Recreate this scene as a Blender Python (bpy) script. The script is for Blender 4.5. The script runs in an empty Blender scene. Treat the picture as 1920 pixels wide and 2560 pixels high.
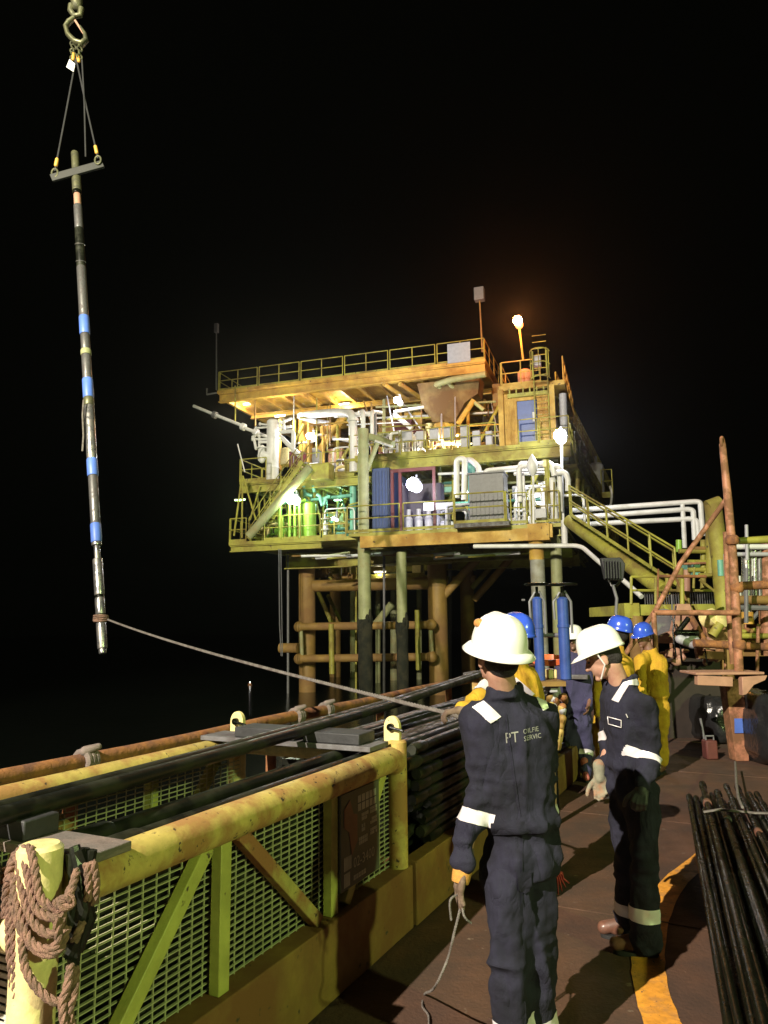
import bpy, bmesh, math, random
from mathutils import Vector as V, Matrix as M, noise
from mathutils.bvhtree import BVHTree
R = math.radians
random.seed(7)
S = bpy.context.scene
COL = S.collection
# ------------------------------------------------------------------ camera, night sky, vessel floodlight and added lights, exposure
F = 1849.0; CAMZ = 1.77; PITCH = 8.61; ROLL = -0.6
cam_d = bpy.data.cameras.new('camera'); cam = bpy.data.objects.new('camera', cam_d); COL.objects.link(cam)
cam_d.sensor_fit = 'VERTICAL'; cam_d.sensor_height = 36; cam_d.lens = 36 * F / 2560
cam_d.clip_start = 0.05; cam_d.clip_end = 3000
CM = M.Translation((0, 0, CAMZ)) @ M.Rotation(R(90 + PITCH), 4, 'X') @ M.Rotation(R(ROLL), 4, 'Z')
cam.matrix_world = CM
S.camera = cam
W = bpy.data.worlds.new('World'); S.world = W; W.use_nodes = True
wn = W.node_tree.nodes; bg = wn['Background']
bg.inputs[0].default_value = (0.75, 1.0, 0.6, 1); bg.inputs[1].default_value = 0.0006
S.view_settings.view_transform = 'Standard'; S.view_settings.look = 'None'
S.view_settings.exposure = 0.0; S.view_settings.gamma = 1
S.cycles.use_denoising = True
S.cycles.max_bounces = 4; S.cycles.diffuse_bounces = 2; S.cycles.glossy_bounces = 2
S.cycles.sample_clamp_indirect = 3

def spot(name, loc, target, power, col, size=60, rad=0.15, blend=0.3):
    l = bpy.data.lights.new(name, 'SPOT'); l.energy = power; l.color = col
    l.spot_size = R(size); l.spot_blend = blend; l.shadow_soft_size = rad
    o = bpy.data.objects.new(name, l); COL.objects.link(o); o.location = loc
    o.rotation_euler = (V(target) - V(loc)).to_track_quat('-Z', 'Y').to_euler(); return o
# floodlight on the vessel's own mast behind the photographer, then two added lights
spot('mast_floodlight', (-12.1, -12.9, 14.6), (2.5, 12, 1.5), 66000, (1, 0.90, 0.74), 75, 0.10)
spot('platform_fill_spot', (-9.0, -13.0, 15.5), (1.5, 32, 7.0), 33000, (1, 0.93, 0.62), 36, 0.25)  # extra spot, added to lift the brightness of the platform
spot('fill_spot', (15.0, -12.0, 9.0), (0, 6, 0.5), 10500, (0.74, 1.0, 0.34), 70, 0.4)  # dim greenish fill, added to brighten the shaded sides

# ------------------------------------------------------------------ pixel to place (photo pixels, 1920 x 2560)
def ray(px, py):
    d = CM.to_3x3() @ V(((px - 960) / F, (1280 - py) / F, -1))
    return V((0, 0, CAMZ)), d
def at(px, py, d):
    o, r = ray(px, py); return o + r * (d / r.y)
def atz(px, py, z):
    o, r = ray(px, py); return o + r * ((z - CAMZ) / r.z)
class Frame:
    def __init__(s, ox, oy, ang):      # ang: direction of the first axis, clockwise from +Y
        s.o = V((ox, oy, 0)); s.u = V((math.sin(ang), math.cos(ang), 0)); s.w = V((math.cos(ang), -math.sin(ang), 0))
    def P(s, u, w, z): return s.o + s.u * u + s.w * w + V((0, 0, z))
    def pix(s, px, py, w):             # point of plane w seen at a pixel -> (u, z)
        o, r = ray(px, py); t = (w - (o - s.o).dot(s.w)) / r.dot(s.w); p = o + r * t
        return (p - s.o).dot(s.u), p.z
# ------------------------------------------------------------------ mesh builder
class G:
    def __init__(s): s.v = []; s.f = []; s.sm = True
    def add(s, vs, fs):
        n = len(s.v); s.v += [tuple(v) for v in vs]; s.f += [tuple(i + n for i in f) for f in fs]; return s
    def hexa(s, c):                    # 8 corners: bottom 4 ccw, top 4
        return s.add(c, [(3, 2, 1, 0), (4, 5, 6, 7), (0, 1, 5, 4), (1, 2, 6, 5), (2, 3, 7, 6), (3, 0, 4, 7)])
    def box(s, fr, u0, u1, w0, w1, z0, z1):
        P = fr.P; return s.hexa([P(u0, w0, z0), P(u0, w1, z0), P(u1, w1, z0), P(u1, w0, z0), P(u0, w0, z1), P(u0, w1, z1), P(u1, w1, z1), P(u1, w0, z1)])
    def beam(s, p, q, a, b, up=V((0, 0, 1))):   # rectangular bar p->q, a wide, b high
        p = V(p); q = V(q); d = (q - p).normalized()
        if abs(d.dot(up)) > 0.98: up = V((0.3, 0.95, 0)).normalized()
        x = d.cross(up).normalized() * a / 2; y = x.cross(d).normalized() * b / 2
        return s.hexa([p - x - y, p + x - y, q + x - y, q - x - y, p - x + y, p + x + y, q + x + y, q - x + y])
    def tube(s, pts, r, n=10, cap=True, closed=False, flat=None):
        pts = [V(p) for p in pts]; m = len(pts); rs = r if isinstance(r, (list, tuple)) else [r] * m
        tg = []
        for i in range(m):
            a = pts[(i - 1) % m] if (i or closed) else pts[0]; b = pts[(i + 1) % m] if (i < m - 1 or closed) else pts[-1]
            t = (b - a); tg.append(t.normalized() if t.length > 1e-9 else V((0, 0, 1)))
        ref = V((0, 0, 1)) if abs(tg[0].z) < 0.9 else V((1, 0, 0))
        x = tg[0].cross(ref).normalized(); vs = []
        for i in range(m):
            x = (x - tg[i] * x.dot(tg[i])).normalized(); y = tg[i].cross(x)
            for k in range(n):
                a = 2 * math.pi * k / n; vs.append(pts[i] + (x * math.cos(a) + y * math.sin(a) * (flat or 1)) * rs[i])
        fs = []
        for i in range(m if closed else m - 1):
            j = (i + 1) % m
            for k in range(n):
                l = (k + 1) % n; fs.append((i * n + k, i * n + l, j * n + l, j * n + k))
        if cap and not closed: fs += [tuple(range(n - 1, -1, -1)), tuple((m - 1) * n + k for k in range(n))]
        return s.add(vs, fs)
    def cap(s, p, r0, q, r1, n=14, k=4):   # tapered capsule, closed
        p = V(p); q = V(q); d = (q - p).normalized(); pts = []; rs = []
        for i in range(k + 1):
            a = math.pi / 2 * (1 - i / k); pts.append(p - d * math.sin(a) * r0); rs.append(max(r0 * math.cos(a), 1e-4))
        for i in range(k + 1):
            a = math.pi / 2 * i / k; pts.append(q + d * math.sin(a) * r1); rs.append(max(r1 * math.cos(a), 1e-4))
        return s.tube(pts, rs, n)
    def ell(s, c, rx, ry, rz, mat=None, n=20, m=12):
        c = V(c); vs = []; mat = mat or M.Identity(3)
        for i in range(m + 1):
            t = math.pi * i / m
            for k in range(n):
                a = 2 * math.pi * k / n
                vs.append(c + mat @ V((rx * math.sin(t) * math.cos(a), ry * math.sin(t) * math.sin(a), rz * math.cos(t))))
        return s.add(vs, [(i * n + k, (i + 1) * n + k, (i + 1) * n + (k + 1) % n, i * n + (k + 1) % n) for i in range(m) for k in range(n)])
    def lathe(s, c, prof, ax=V((0, 0, 1)), n=20, ref=None):  # prof: (r, h)
        ax = V(ax).normalized(); x = ax.cross(ref or (V((0, 1, 0)) if abs(ax.y) < 0.9 else V((1, 0, 0)))).normalized(); y = ax.cross(x); c = V(c)
        vs = [c + ax * h + (x * math.cos(2 * math.pi * k / n) + y * math.sin(2 * math.pi * k / n)) * max(r, 1e-4) for r, h in prof for k in range(n)]
        m = len(prof)
        fs = [(i * n + k, i * n + (k + 1) % n, (i + 1) * n + (k + 1) % n, (i + 1) * n + k) for i in range(m - 1) for k in range(n)]
        return s.add(vs, fs + [tuple(range(n - 1, -1, -1)), tuple((m - 1) * n + k for k in range(n))])
    def plate(s, pts, th, nrm):         # polygon extruded
        nrm = V(nrm).normalized() * th / 2; n = len(pts); a = [V(p) - nrm for p in pts]; b = [V(p) + nrm for p in pts]
        return s.add(a + b, [tuple(range(n - 1, -1, -1)), tuple(range(n, 2 * n))] + [(i, (i + 1) % n, n + (i + 1) % n, n + i) for i in range(n)])
    def mesh(s, name):
        me = bpy.data.meshes.new(name); me.from_pydata(s.v, [], s.f); me.update()
        bm = bmesh.new(); bm.from_mesh(me); bmesh.ops.remove_doubles(bm, verts=bm.verts, dist=1e-5)
        bmesh.ops.recalc_face_normals(bm, faces=bm.faces); bm.to_mesh(me); bm.free()
        return me
    def obj(s, name, mat, parent=None, bevel=0):
        return link(name, s.mesh(name), mat, parent, bevel)
WLOC = {}
def link(name, me, mat, parent=None, bevel=0, smooth=42):
    if mat and not me.materials: me.materials.append(mat)
    if smooth and len(me.polygons):
        me.polygons.foreach_set('use_smooth', [True] * len(me.polygons)); me.set_sharp_from_angle(angle=R(smooth))
    o = bpy.data.objects.new(name, me); COL.objects.link(o)
    if parent is not None:
        o.parent = parent
        if parent.name in WLOC: o.matrix_parent_inverse = WLOC[parent.name].inverted()
    if bevel:
        b = o.modifiers.new('bevel', 'BEVEL'); b.width = bevel; b.segments = 2; b.limit_method = 'ANGLE'; b.angle_limit = R(40)
    return o
def thing(name, label, cat, loc, group=None):
    o = bpy.data.objects.new(name, None); COL.objects.link(o); o.location = loc; o.empty_display_size = 0.1
    WLOC[o.name] = M.Translation(loc); return tag(o, label, cat, group)
def tag(o, label, cat, group=None):
    o['label'] = label; o['category'] = cat
    if group: o['group'] = group
    return o
def struct(o): o['kind'] = 'structure'; return o
def copy_tree(root, delta, label, rot=None):
    r = root.copy(); COL.objects.link(r); r.location = root.location + V(delta); r['label'] = label
    for ch in list(root.children):
        c = ch.copy(); COL.objects.link(c); c.parent = r
        for g in list(ch.children):
            d = g.copy(); COL.objects.link(d); d.parent = c
    return r
# ------------------------------------------------------------------ materials
def mat(name, col, rough=0.5, metal=0.0, c2=None, scale=3.0, lo=0.45, hi=0.6, bump=0.0, bscale=30.0, stretch=None, spec=0.5, vary=0.12, c3=None, coat=0.0, lo3=0.62):
    m = bpy.data.materials.new(name); m.use_nodes = True; nt = m.node_tree; N = nt.nodes; L = nt.links
    b = N['Principled BSDF']; b.inputs['Roughness'].default_value = rough; b.inputs['Metallic'].default_value = metal
    b.inputs['Specular IOR Level'].default_value = spec; b.inputs['Coat Weight'].default_value = coat
    tc = N.new('ShaderNodeTexCoord'); mp = N.new('ShaderNodeMapping'); L.new(tc.outputs['Object'], mp.inputs[0])
    if stretch: mp.inputs['Scale'].default_value = stretch
    def nz(sc, det=5):
        n = N.new('ShaderNodeTexNoise'); n.inputs['Scale'].default_value = sc; n.inputs['Detail'].default_value = det; n.inputs['Roughness'].default_value = 0.62
        L.new(mp.outputs[0], n.inputs[0]); return n
    def mix(a, bcol, fac):
        x = N.new('ShaderNodeMix'); x.data_type = 'RGBA'; L.new(fac, x.inputs[0])
        if hasattr(a, 'is_linked') or hasattr(a, 'links'): L.new(a, x.inputs[6])
        else: x.inputs[6].default_value = (*a, 1)
        x.inputs[7].default_value = (*bcol, 1); return x.outputs[2]
    def ramp(fac, lo, hi):
        r = N.new('ShaderNodeMapRange'); r.inputs[1].default_value = lo; r.inputs[2].default_value = hi; L.new(fac, r.inputs[0]); return r.outputs[0]
    n1 = nz(scale * 2.3)
    out = mix(col, tuple(x * (1 - 3 * vary) for x in col), ramp(n1.outputs[0], 0.35, 0.75))
    if c2:
        n2 = nz(scale); f = ramp(n2.outputs[0], lo, hi); out = mix(out, c2, f)
        r = N.new('ShaderNodeMapRange'); r.inputs[3].default_value = rough; r.inputs[4].default_value = min(1, rough + 0.3); L.new(f, r.inputs[0]); L.new(r.outputs[0], b.inputs['Roughness'])
    if c3:
        n3 = nz(scale * 5, 3); out = mix(out, c3, ramp(n3.outputs[0], lo3, lo3 + 0.05))
    L.new(out, b.inputs['Base Color'])
    if bump:
        nb = nz(bscale, 4); bp = N.new('ShaderNodeBump'); bp.inputs['Strength'].default_value = bump; bp.inputs['Distance'].default_value = 0.02
        L.new(nb.outputs[0], bp.inputs['Height']); L.new(bp.outputs[0], b.inputs['Normal'])
    return m
def emit(name, col, st):
    m = bpy.data.materials.new(name); m.use_nodes = True; b = m.node_tree.nodes['Principled BSDF']
    b.inputs['Base Color'].default_value = (*col, 1); b.inputs['Emission Color'].default_value = (*col, 1); b.inputs['Emission Strength'].default_value = st; return m
RUST = (0.20, 0.075, 0.03)
MT = dict(
    strut=mat('shaded_yellow_paint', (0.50, 0.50, 0.12), 0.5, c2=(0.26, 0.22, 0.06), scale=3, lo=0.55, hi=0.75, c3=(0.08, 0.06, 0.03), lo3=0.67, bump=0.15, bscale=60),  # yellow paint turned olive: shade on the basket side put into the colour
    strutrust=mat('rusted_yellow_paint', (0.48, 0.42, 0.12), 0.55, c2=(0.30, 0.13, 0.05), scale=4, lo=0.38, hi=0.55, c3=(0.07, 0.04, 0.03), lo3=0.66, bump=0.3, bscale=50),
    yellow=mat('yellow_paint', (0.60, 0.46, 0.13), 0.5, c2=(0.36, 0.19, 0.06), scale=5, lo=0.44, hi=0.60, c3=(0.06, 0.04, 0.025), lo3=0.63, bump=0.12, bscale=60),
    yellow_post=mat('bright_yellow_paint', (0.88, 0.74, 0.34), 0.45, c2=(0.5, 0.25, 0.06), scale=9, lo=0.62, hi=0.75, c3=(0.10, 0.07, 0.04), lo3=0.68, bump=0.1, bscale=60),
    beam=mat('rusty_yellow_beam', (0.27, 0.165, 0.04), 0.6, c2=(0.17, 0.075, 0.022), scale=2.2, lo=0.35, hi=0.6, c3=(0.05, 0.04, 0.02), lo3=0.66, bump=0.15),
    rust=mat('rusty_pipe', (0.36, 0.15, 0.05), 0.75, c2=(0.16, 0.07, 0.04), scale=7, lo=0.42, hi=0.6, c3=(0.05, 0.03, 0.025), lo3=0.66, bump=0.4),
    grate=mat('galvanised_grating', (0.55, 0.55, 0.33), 0.45, 0.1, vary=0.1),
    black=mat('black_pipe', (0.010, 0.011, 0.008), 0.32, 0.0, c2=(0.02, 0.022, 0.012), scale=6, spec=0.4, bump=0.1),
    blacksteel=mat('oily_black_steel', (0.004, 0.005, 0.003), 0.25, 0.0, c2=(0.008, 0.009, 0.004), scale=5, lo=0.5, hi=0.65, spec=0.16, bump=0.2, bscale=30),
    rubber=mat('black_rubber', (0.035, 0.035, 0.038), 0.6, bump=0.2),
    plank=mat('worn_timber', (0.22, 0.17, 0.15), 0.75, c2=(0.13, 0.11, 0.10), scale=5, bump=0.3, stretch=(1, 1, 6)),
    greyplate=mat('grey_plate', (0.16, 0.155, 0.165), 0.6, c2=(0.09, 0.08, 0.08), scale=6, bump=0.15),
    rope=mat('brown_rope', (0.30, 0.17, 0.12), 0.9, c2=(0.16, 0.10, 0.07), scale=30, bump=0.6, bscale=200),
    tagrope=mat('grey_rope', (0.20, 0.18, 0.16), 0.9, c2=(0.12, 0.1, 0.09), scale=12, bump=0.4, bscale=120),
    deck=mat('rusty_deck', (0.105, 0.053, 0.032), 0.72, c2=(0.055, 0.030, 0.019), scale=1.9, lo=0.40, hi=0.64, c3=(0.17, 0.12, 0.085), lo3=0.665, bump=0.4, bscale=40, spec=0.4),
    deckpaint=mat('orange_deck_paint', (0.78, 0.34, 0.04), 0.6, c2=(0.42, 0.2, 0.05), scale=9, lo=0.5, hi=0.7, c3=(0.12, 0.07, 0.05), lo3=0.64, bump=0.2),
    olive=mat('olive_yellow_steel', (0.40, 0.38, 0.06), 0.55, c2=(0.20, 0.15, 0.035), scale=0.9, lo=0.46, hi=0.62, c3=(0.07, 0.05, 0.025), lo3=0.66, vary=0.14),
    ochre=mat('ochre_steel', (0.62, 0.40, 0.07), 0.55, c2=(0.34, 0.18, 0.04), scale=0.8, lo=0.42, hi=0.62, c3=(0.12, 0.07, 0.03), lo3=0.66, vary=0.12),
    brown=mat('brown_steel', (0.33, 0.20, 0.05), 0.6, c2=(0.22, 0.12, 0.045), scale=0.7, lo=0.42, hi=0.62, vary=0.15),
    leg=mat('pale_green_leg', (0.34, 0.36, 0.18), 0.6, c2=(0.28, 0.22, 0.10), scale=1.1, lo=0.52, hi=0.68, c3=(0.09, 0.05, 0.03), lo3=0.68),
    greyleg=mat('weathered_grey_leg', (0.38, 0.38, 0.34), 0.6, c2=(0.22, 0.2, 0.14), scale=1.3, lo=0.5, hi=0.7, c3=(0.08, 0.06, 0.05), lo3=0.68),
    growth_dark=mat('marine_growth', (0.010, 0.012, 0.006), 0.9, c2=(0.03, 0.028, 0.016), scale=3, bump=0.8, bscale=9),
    white=mat('white_pipe_paint', (0.72, 0.72, 0.72), 0.45, c2=(0.5, 0.5, 0.46), scale=1.5, lo=0.5, hi=0.75, vary=0.05),
    teal=mat('teal_paint', (0.16, 0.42, 0.34), 0.45, vary=0.08),
    green=mat('green_paint', (0.25, 0.45, 0.05), 0.4, vary=0.08),
    blue=mat('blue_paint', (0.035, 0.075, 0.30), 0.42, c2=(0.05, 0.06, 0.14), scale=5, lo=0.55, hi=0.75),
    door=mat('blue_door_paint', (0.035, 0.08, 0.28), 0.4, vary=0.08),
    container=mat('blue_container_paint', (0.02, 0.05, 0.16), 0.45, vary=0.1),
    red=mat('red_paint', (0.09, 0.010, 0.014), 0.5, vary=0.1),
    grey=mat('grey_cabinet_paint', (0.16, 0.16, 0.17), 0.5, vary=0.1),
    ltgrey=mat('pale_grey_box', (0.42, 0.42, 0.46), 0.5, vary=0.06),
    ltblue=mat('pale_blue_board', (0.30, 0.38, 0.50), 0.6, vary=0.06),
    orange=mat('orange_machine_paint', (0.46, 0.20, 0.11), 0.55, c2=(0.19, 0.09, 0.04), scale=6, lo=0.43, hi=0.55, c3=(0.14, 0.06, 0.03), lo3=0.68, bump=0.1),
    pink=mat('faded_pink_paint', (0.46, 0.25, 0.17), 0.55, c2=(0.4, 0.22, 0.14), scale=3, lo=0.5, hi=0.7),
    toolsteel=mat('tool_steel', (0.20, 0.20, 0.20), 0.35, 0.55, c2=(0.10, 0.09, 0.09), scale=8, lo=0.45, hi=0.6, stretch=(3, 3, 1)),
    chrome=mat('polished_steel', (0.55, 0.55, 0.56), 0.22, 0.85, c2=(0.3, 0.28, 0.26), scale=9),
    tape=mat('blue_band_paint', (0.10, 0.20, 0.66), 0.45, vary=0.08),
    hook=mat('greasy_hook', (0.18, 0.18, 0.10), 0.4, 0.5, c2=(0.08, 0.08, 0.05), scale=9),
    clip=mat('orange_ferrule', (0.75, 0.42, 0.08), 0.5),
    hatw=mat('white_helmet', (0.80, 0.80, 0.75), 0.33, c2=(0.55, 0.54, 0.48), scale=13, lo=0.60, hi=0.74, vary=0.01, coat=0.25, c3=(0.32, 0.30, 0.26), lo3=0.72),
    hatb=mat('blue_helmet', (0.04, 0.10, 0.62), 0.22, vary=0.03, coat=0.5),
    navy=mat('navy_cloth', (0.022, 0.022, 0.038), 0.9, c2=(0.015, 0.015, 0.023), scale=6, bump=0.35, bscale=260, vary=0.06, spec=0.25),
    navyb=mat('indigo_cloth', (0.050, 0.046, 0.105), 0.85, bump=0.3, bscale=220, vary=0.06, spec=0.25),
    ycloth=mat('yellow_cloth', (0.62, 0.38, 0.03), 0.8, c2=(0.5, 0.28, 0.03), scale=7, bump=0.3, bscale=200, spec=0.25),
    reflect=mat('reflective_tape', (0.72, 0.68, 0.70), 0.35, 0.1, vary=0.04),
    skin=mat('skin', (0.46, 0.26, 0.18), 0.5, c2=(0.38, 0.19, 0.13), scale=14, vary=0.05),
    skind=mat('dark_skin', (0.20, 0.10, 0.07), 0.5, vary=0.08),
    hair=mat('black_hair', (0.018, 0.014, 0.012), 0.6, bump=0.7, bscale=260, stretch=(1, 1, 0.25)),
    glove=mat('orange_glove', (0.60, 0.28, 0.05), 0.8, c2=(0.4, 0.2, 0.06), scale=20, bump=0.3, bscale=180),
    gloved=mat('brown_glove', (0.14, 0.09, 0.06), 0.8, c2=(0.2, 0.14, 0.1), scale=20, bump=0.3, bscale=180),
    gloveg=mat('grey_green_glove', (0.26, 0.26, 0.18), 0.8, c2=(0.30, 0.17, 0.10), scale=12, bump=0.3, bscale=180),
    boot=mat('brown_leather', (0.20, 0.09, 0.06), 0.28, c2=(0.12, 0.06, 0.04), scale=14, coat=0.1),
    bootp=mat('red_boot', (0.50, 0.14, 0.12), 0.5),
    sole=mat('dark_sole', (0.02, 0.02, 0.02), 0.7),
    bag=mat('black_plastic', (0.02, 0.02, 0.022), 0.25, bump=0.9, bscale=7, spec=0.7),
    ltext=mat('silver_print', (0.30, 0.30, 0.27), 0.6, vary=0.15),
    signbg=mat('sign_enamel', (0.085, 0.10, 0.075), 0.55, vary=0.1),
    signtx=mat('sign_print', (0.48, 0.50, 0.42), 0.55, vary=0.12),
    signred=mat('sign_red_print', (0.22, 0.10, 0.07), 0.55, vary=0.12),
    redcloth=mat('red_rag', (0.40, 0.05, 0.05), 0.85, vary=0.1),
    glass=emit('lit_window', (0.9, 0.95, 1.0), 1.5),
)
def creases(m, st=0.5):
    nt = m.node_tree; N = nt.nodes; L = nt.links; b = N['Principled BSDF']; tc = N.new('ShaderNodeTexCoord'); prev = b.inputs['Normal'].links[0].from_socket if b.inputs['Normal'].links else None
    for sc, di in (((7, 7, 2.2), 0.030), ((15, 15, 11), 0.006)):
        mp = N.new('ShaderNodeMapping'); mp.inputs['Scale'].default_value = sc; L.new(tc.outputs['Object'], mp.inputs[0])
        n = N.new('ShaderNodeTexNoise'); n.inputs['Scale'].default_value = 1; n.inputs['Detail'].default_value = 2.5; n.inputs['Distortion'].default_value = 1.1; L.new(mp.outputs[0], n.inputs[0])
        a = N.new('ShaderNodeMath'); a.operation = 'SUBTRACT'; L.new(n.outputs[0], a.inputs[0]); a.inputs[1].default_value = 0.5
        c = N.new('ShaderNodeMath'); c.operation = 'ABSOLUTE'; L.new(a.outputs[0], c.inputs[0]); d = N.new('ShaderNodeMath'); d.operation = 'POWER'; L.new(c.outputs[0], d.inputs[0]); d.inputs[1].default_value = 0.6
        bp = N.new('ShaderNodeBump'); bp.inputs['Strength'].default_value = st; bp.inputs['Distance'].default_value = di; L.new(d.outputs[0], bp.inputs['Height'])
        if prev: L.new(prev, bp.inputs['Normal'])
        prev = bp.outputs[0]
    L.new(prev, b.inputs['Normal'])
for k_ in ('navy', 'navyb', 'ycloth'): creases(MT[k_])
sea = mat('night_sea', (0.006, 0.008, 0.006), 0.18, spec=0.5, bump=0.9, bscale=1.6)
# ------------------------------------------------------------------ sea and deck
BK = Frame(-1.04, 2.34, R(26))          # pipe basket frame: u along the basket, w to its right
g = G(); g.add([(-150, -60, -1.5), (170, -60, -1.5), (170, 320, -1.5), (-150, 320, -1.5)], [(0, 1, 2, 3)]); struct(g.obj('sea', sea))
g = G(); g.box(BK, -9, 16.5, -2.0, 15, -0.9, 0.0); struct(g.obj('deck', MT['deck']))
g = G()
for u in (0.9, 3.3, 5.7, 8.1, 10.5): g.beam(BK.P(u, 0.15, 0.001), BK.P(u, 12, 0.001), 0.018, 0.008)
for w in (2.9, 5.6): g.beam(BK.P(-3, w, 0.0015), BK.P(16, w, 0.0015), 0.018, 0.009)
struct(g.obj('deck_seam', MT['deck']))
# curved orange line painted on the deck
g = G(); cl = [(1790, 2118), (1740, 2160), (1690, 2200), (1650, 2262), (1628, 2330), (1620, 2400), (1628, 2470), (1650, 2540), (1690, 2640)]
wd = [0.15, 0.15, 0.155, 0.16, 0.16, 0.16, 0.16, 0.16, 0.16]
pts = [atz(x, y, 0.004) for x, y in cl]; fine = []
for i in range(len(pts) - 1):
    for k in range(4):
        t = k / 4; p0 = pts[max(i - 1, 0)]; p1 = pts[i]; p2 = pts[i + 1]; p3 = pts[min(i + 2, len(pts) - 1)]
        fine.append(0.5 * ((2 * p1) + (p2 - p0) * t + (2 * p0 - 5 * p1 + 4 * p2 - p3) * t * t + (3 * p1 - p0 - 3 * p2 + p3) * t ** 3))
vs = []
for i, p in enumerate(fine):
    d = (fine[min(i + 1, len(fine) - 1)] - fine[max(i - 1, 0)]).normalized(); n = V((d.y, -d.x, 0)); h = 0.083 + 0.004 * random.uniform(-1, 1)
    vs += [p - n * h, p + n * h]
g.add(vs, [(2 * i, 2 * i + 1, 2 * i + 3, 2 * i + 2) for i in range(len(fine) - 1)]); struct(g.obj('deck_marking', MT['deckpaint']))

# ------------------------------------------------------------------ pipe basket in the foreground
L_ = 2.52; WB = -1.18
bk = thing('pipe_basket', 'yellow tubular basket with mesh sides and sign board, rope hung on its nearest corner post', 'cargo basket', BK.P(0, 0, 0))
P = BK.P
def post(u, w, m, top=1.13, r=0.066):
    zb = 0.0 if u == 0 else 0.36
    g = G(); g.lathe(P(u, w, 0), [(r, zb), (r, top - 0.012), (r - 0.012, top)], n=28); return g.obj('corner_post', m, bk)
post(0, 0, MT['yellow_post']); post(0, WB, MT['yellow_post']); post(L_, 0, MT['yellow'], 1.08, 0.056); post(L_, WB, MT['yellow_post'], 1.05, 0.056)
for w in (0, WB):
    g = G(); g.tube([P(0.06, w, 0.98), P(0.8, w, 0.982), P(1.7, w, 0.979), P(L_ - 0.09, w, 0.98), P(L_ - 0.03, w, 0.955)], 0.072, 24); g.obj('top_rail', MT['yellow'], bk)
    g = G(); g.box(BK, 0.02, L_ + 0.07, w - 0.06, w + 0.06, 0.012, 0.36); g.obj('base_beam', MT['beam'], bk, 0.006)
    for u in (0.865, 1.725):
        g = G(); g.beam(P(u, w, 0.36), P(u, w, 0.925), 0.066, 0.05, BK.w); g.obj('upright', MT['strut'], bk, 0.004)
    for (a, za, b, zb) in ((0.77, 0.925, 0.26, 0.37), (0.97, 0.925, 1.60, 0.37), (2.30, 0.925, 1.86, 0.37)):
        g = G(); g.beam(P(a, w - 0.002, za), P(b, w - 0.002, zb), 0.062, 0.05, BK.w); g.obj('brace', MT['strutrust' if 0.9 < a < 1.1 else 'strut'], bk, 0.004)
    g = G(); wm = w - 0.045 if w == 0 else w + 0.045
    for k in range(22): z = 0.345 + k * 0.026; g.beam(P(0.05, wm, z), P(L_ - 0.04, wm, z), 0.012, 0.0035)
    for k in range(37): u = 0.08 + k * 0.067; g.beam(P(u, wm, 0.33), P(u, wm, 0.925), 0.004, 0.006, BK.w)
    g.obj('mesh_panel', MT['grate'], bk)
for u in (0.0, L_):
    g = G(); g.tube([P(u, WB + 0.05, 0.98 - (0.12 if u == 0 else 0)), P(u, -0.05, 0.98 - (0.12 if u == 0 else 0))], 0.05, 18); g.obj('end_rail', MT['yellow_post'], bk)
    g = G(); g.box(BK, u - 0.045 if u else 0.0, u + 0.045, WB + 0.06, -0.06, 0.012, 0.33); g.obj('end_beam', MT['beam'], bk, 0.006)
g = G()
for k in range(22): z = 0.345 + k * 0.022; g.beam(P(0.0, WB + 0.07, z), P(0.0, -0.07, z), 0.004, 0.013)
for k in range(9): w = -0.12 - k * 0.11; g.beam(P(0.012, w, 0.33), P(0.012, w, 0.83), 0.006, 0.006, BK.w)
g.obj('mesh_panel', mat('pale_grating', (0.75, 0.74, 0.62), 0.5), bk)
g = G(); g.box(BK, 0.03, L_ - 0.03, WB + 0.06, -0.06, 0.05, 0.07); g.obj('floor_plate', MT['beam'], bk)
def padeye(u, w, s=1.0, zz=1.05):
    g = G(); pr = [(-0.045, 0), (-0.045, 0.07)] + [(-0.045 * math.cos(a), 0.07 + 0.06 * math.sin(a)) for a in [math.pi * k / 10 for k in range(1, 10)]] + [(0.045, 0.07), (0.045, 0)]
    g.plate([P(u, w, zz) + BK.w * x * s + V((0, 0, z * s)) for x, z in pr], 0.035, BK.u); pd = g.obj('padeye', MT['yellow_post'], bk, 0.004)
    g = G(); g.tube([P(u - 0.04, w, zz + 0.075 * s), P(u + 0.04, w, zz + 0.075 * s)], 0.022, 14); g.tube([P(u - 0.04, w, zz + 0.075 * s), P(u - 0.04, w + 0.09, zz + 0.06 * s)], 0.009, 8); g.obj('shackle_pin', MT['blacksteel'], pd)
padeye(L_, WB, 1.15); padeye(L_, -0.03, 1.15, 1.07)
g = G(); g.box(BK, 0.075, 0.26, WB, 0.11, 1.055, 1.085); g.obj('cross_plate', MT['plank'], bk, 0.003)
g = G(); g.box(BK, L_ - 0.32, L_ - 0.08, WB - 0.05, -0.02, 1.054, 1.082); g.obj('cross_plate', MT['greyplate'], bk, 0.003)
for (u0, u1, w0, w1, z1) in ((0.1, 0.24, -0.34, -0.20, 1.15), (L_ - 0.3, L_ - 0.1, -0.48, -0.10, 1.145), (L_ - 0.3, L_ - 0.1, -0.98, -0.54, 1.145)):
    g = G(); g.box(BK, u0, u1, w0, w1, 1.084, z1)
    g.obj('rubber_block', MT['rubber'], bk, 0.006)
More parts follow.
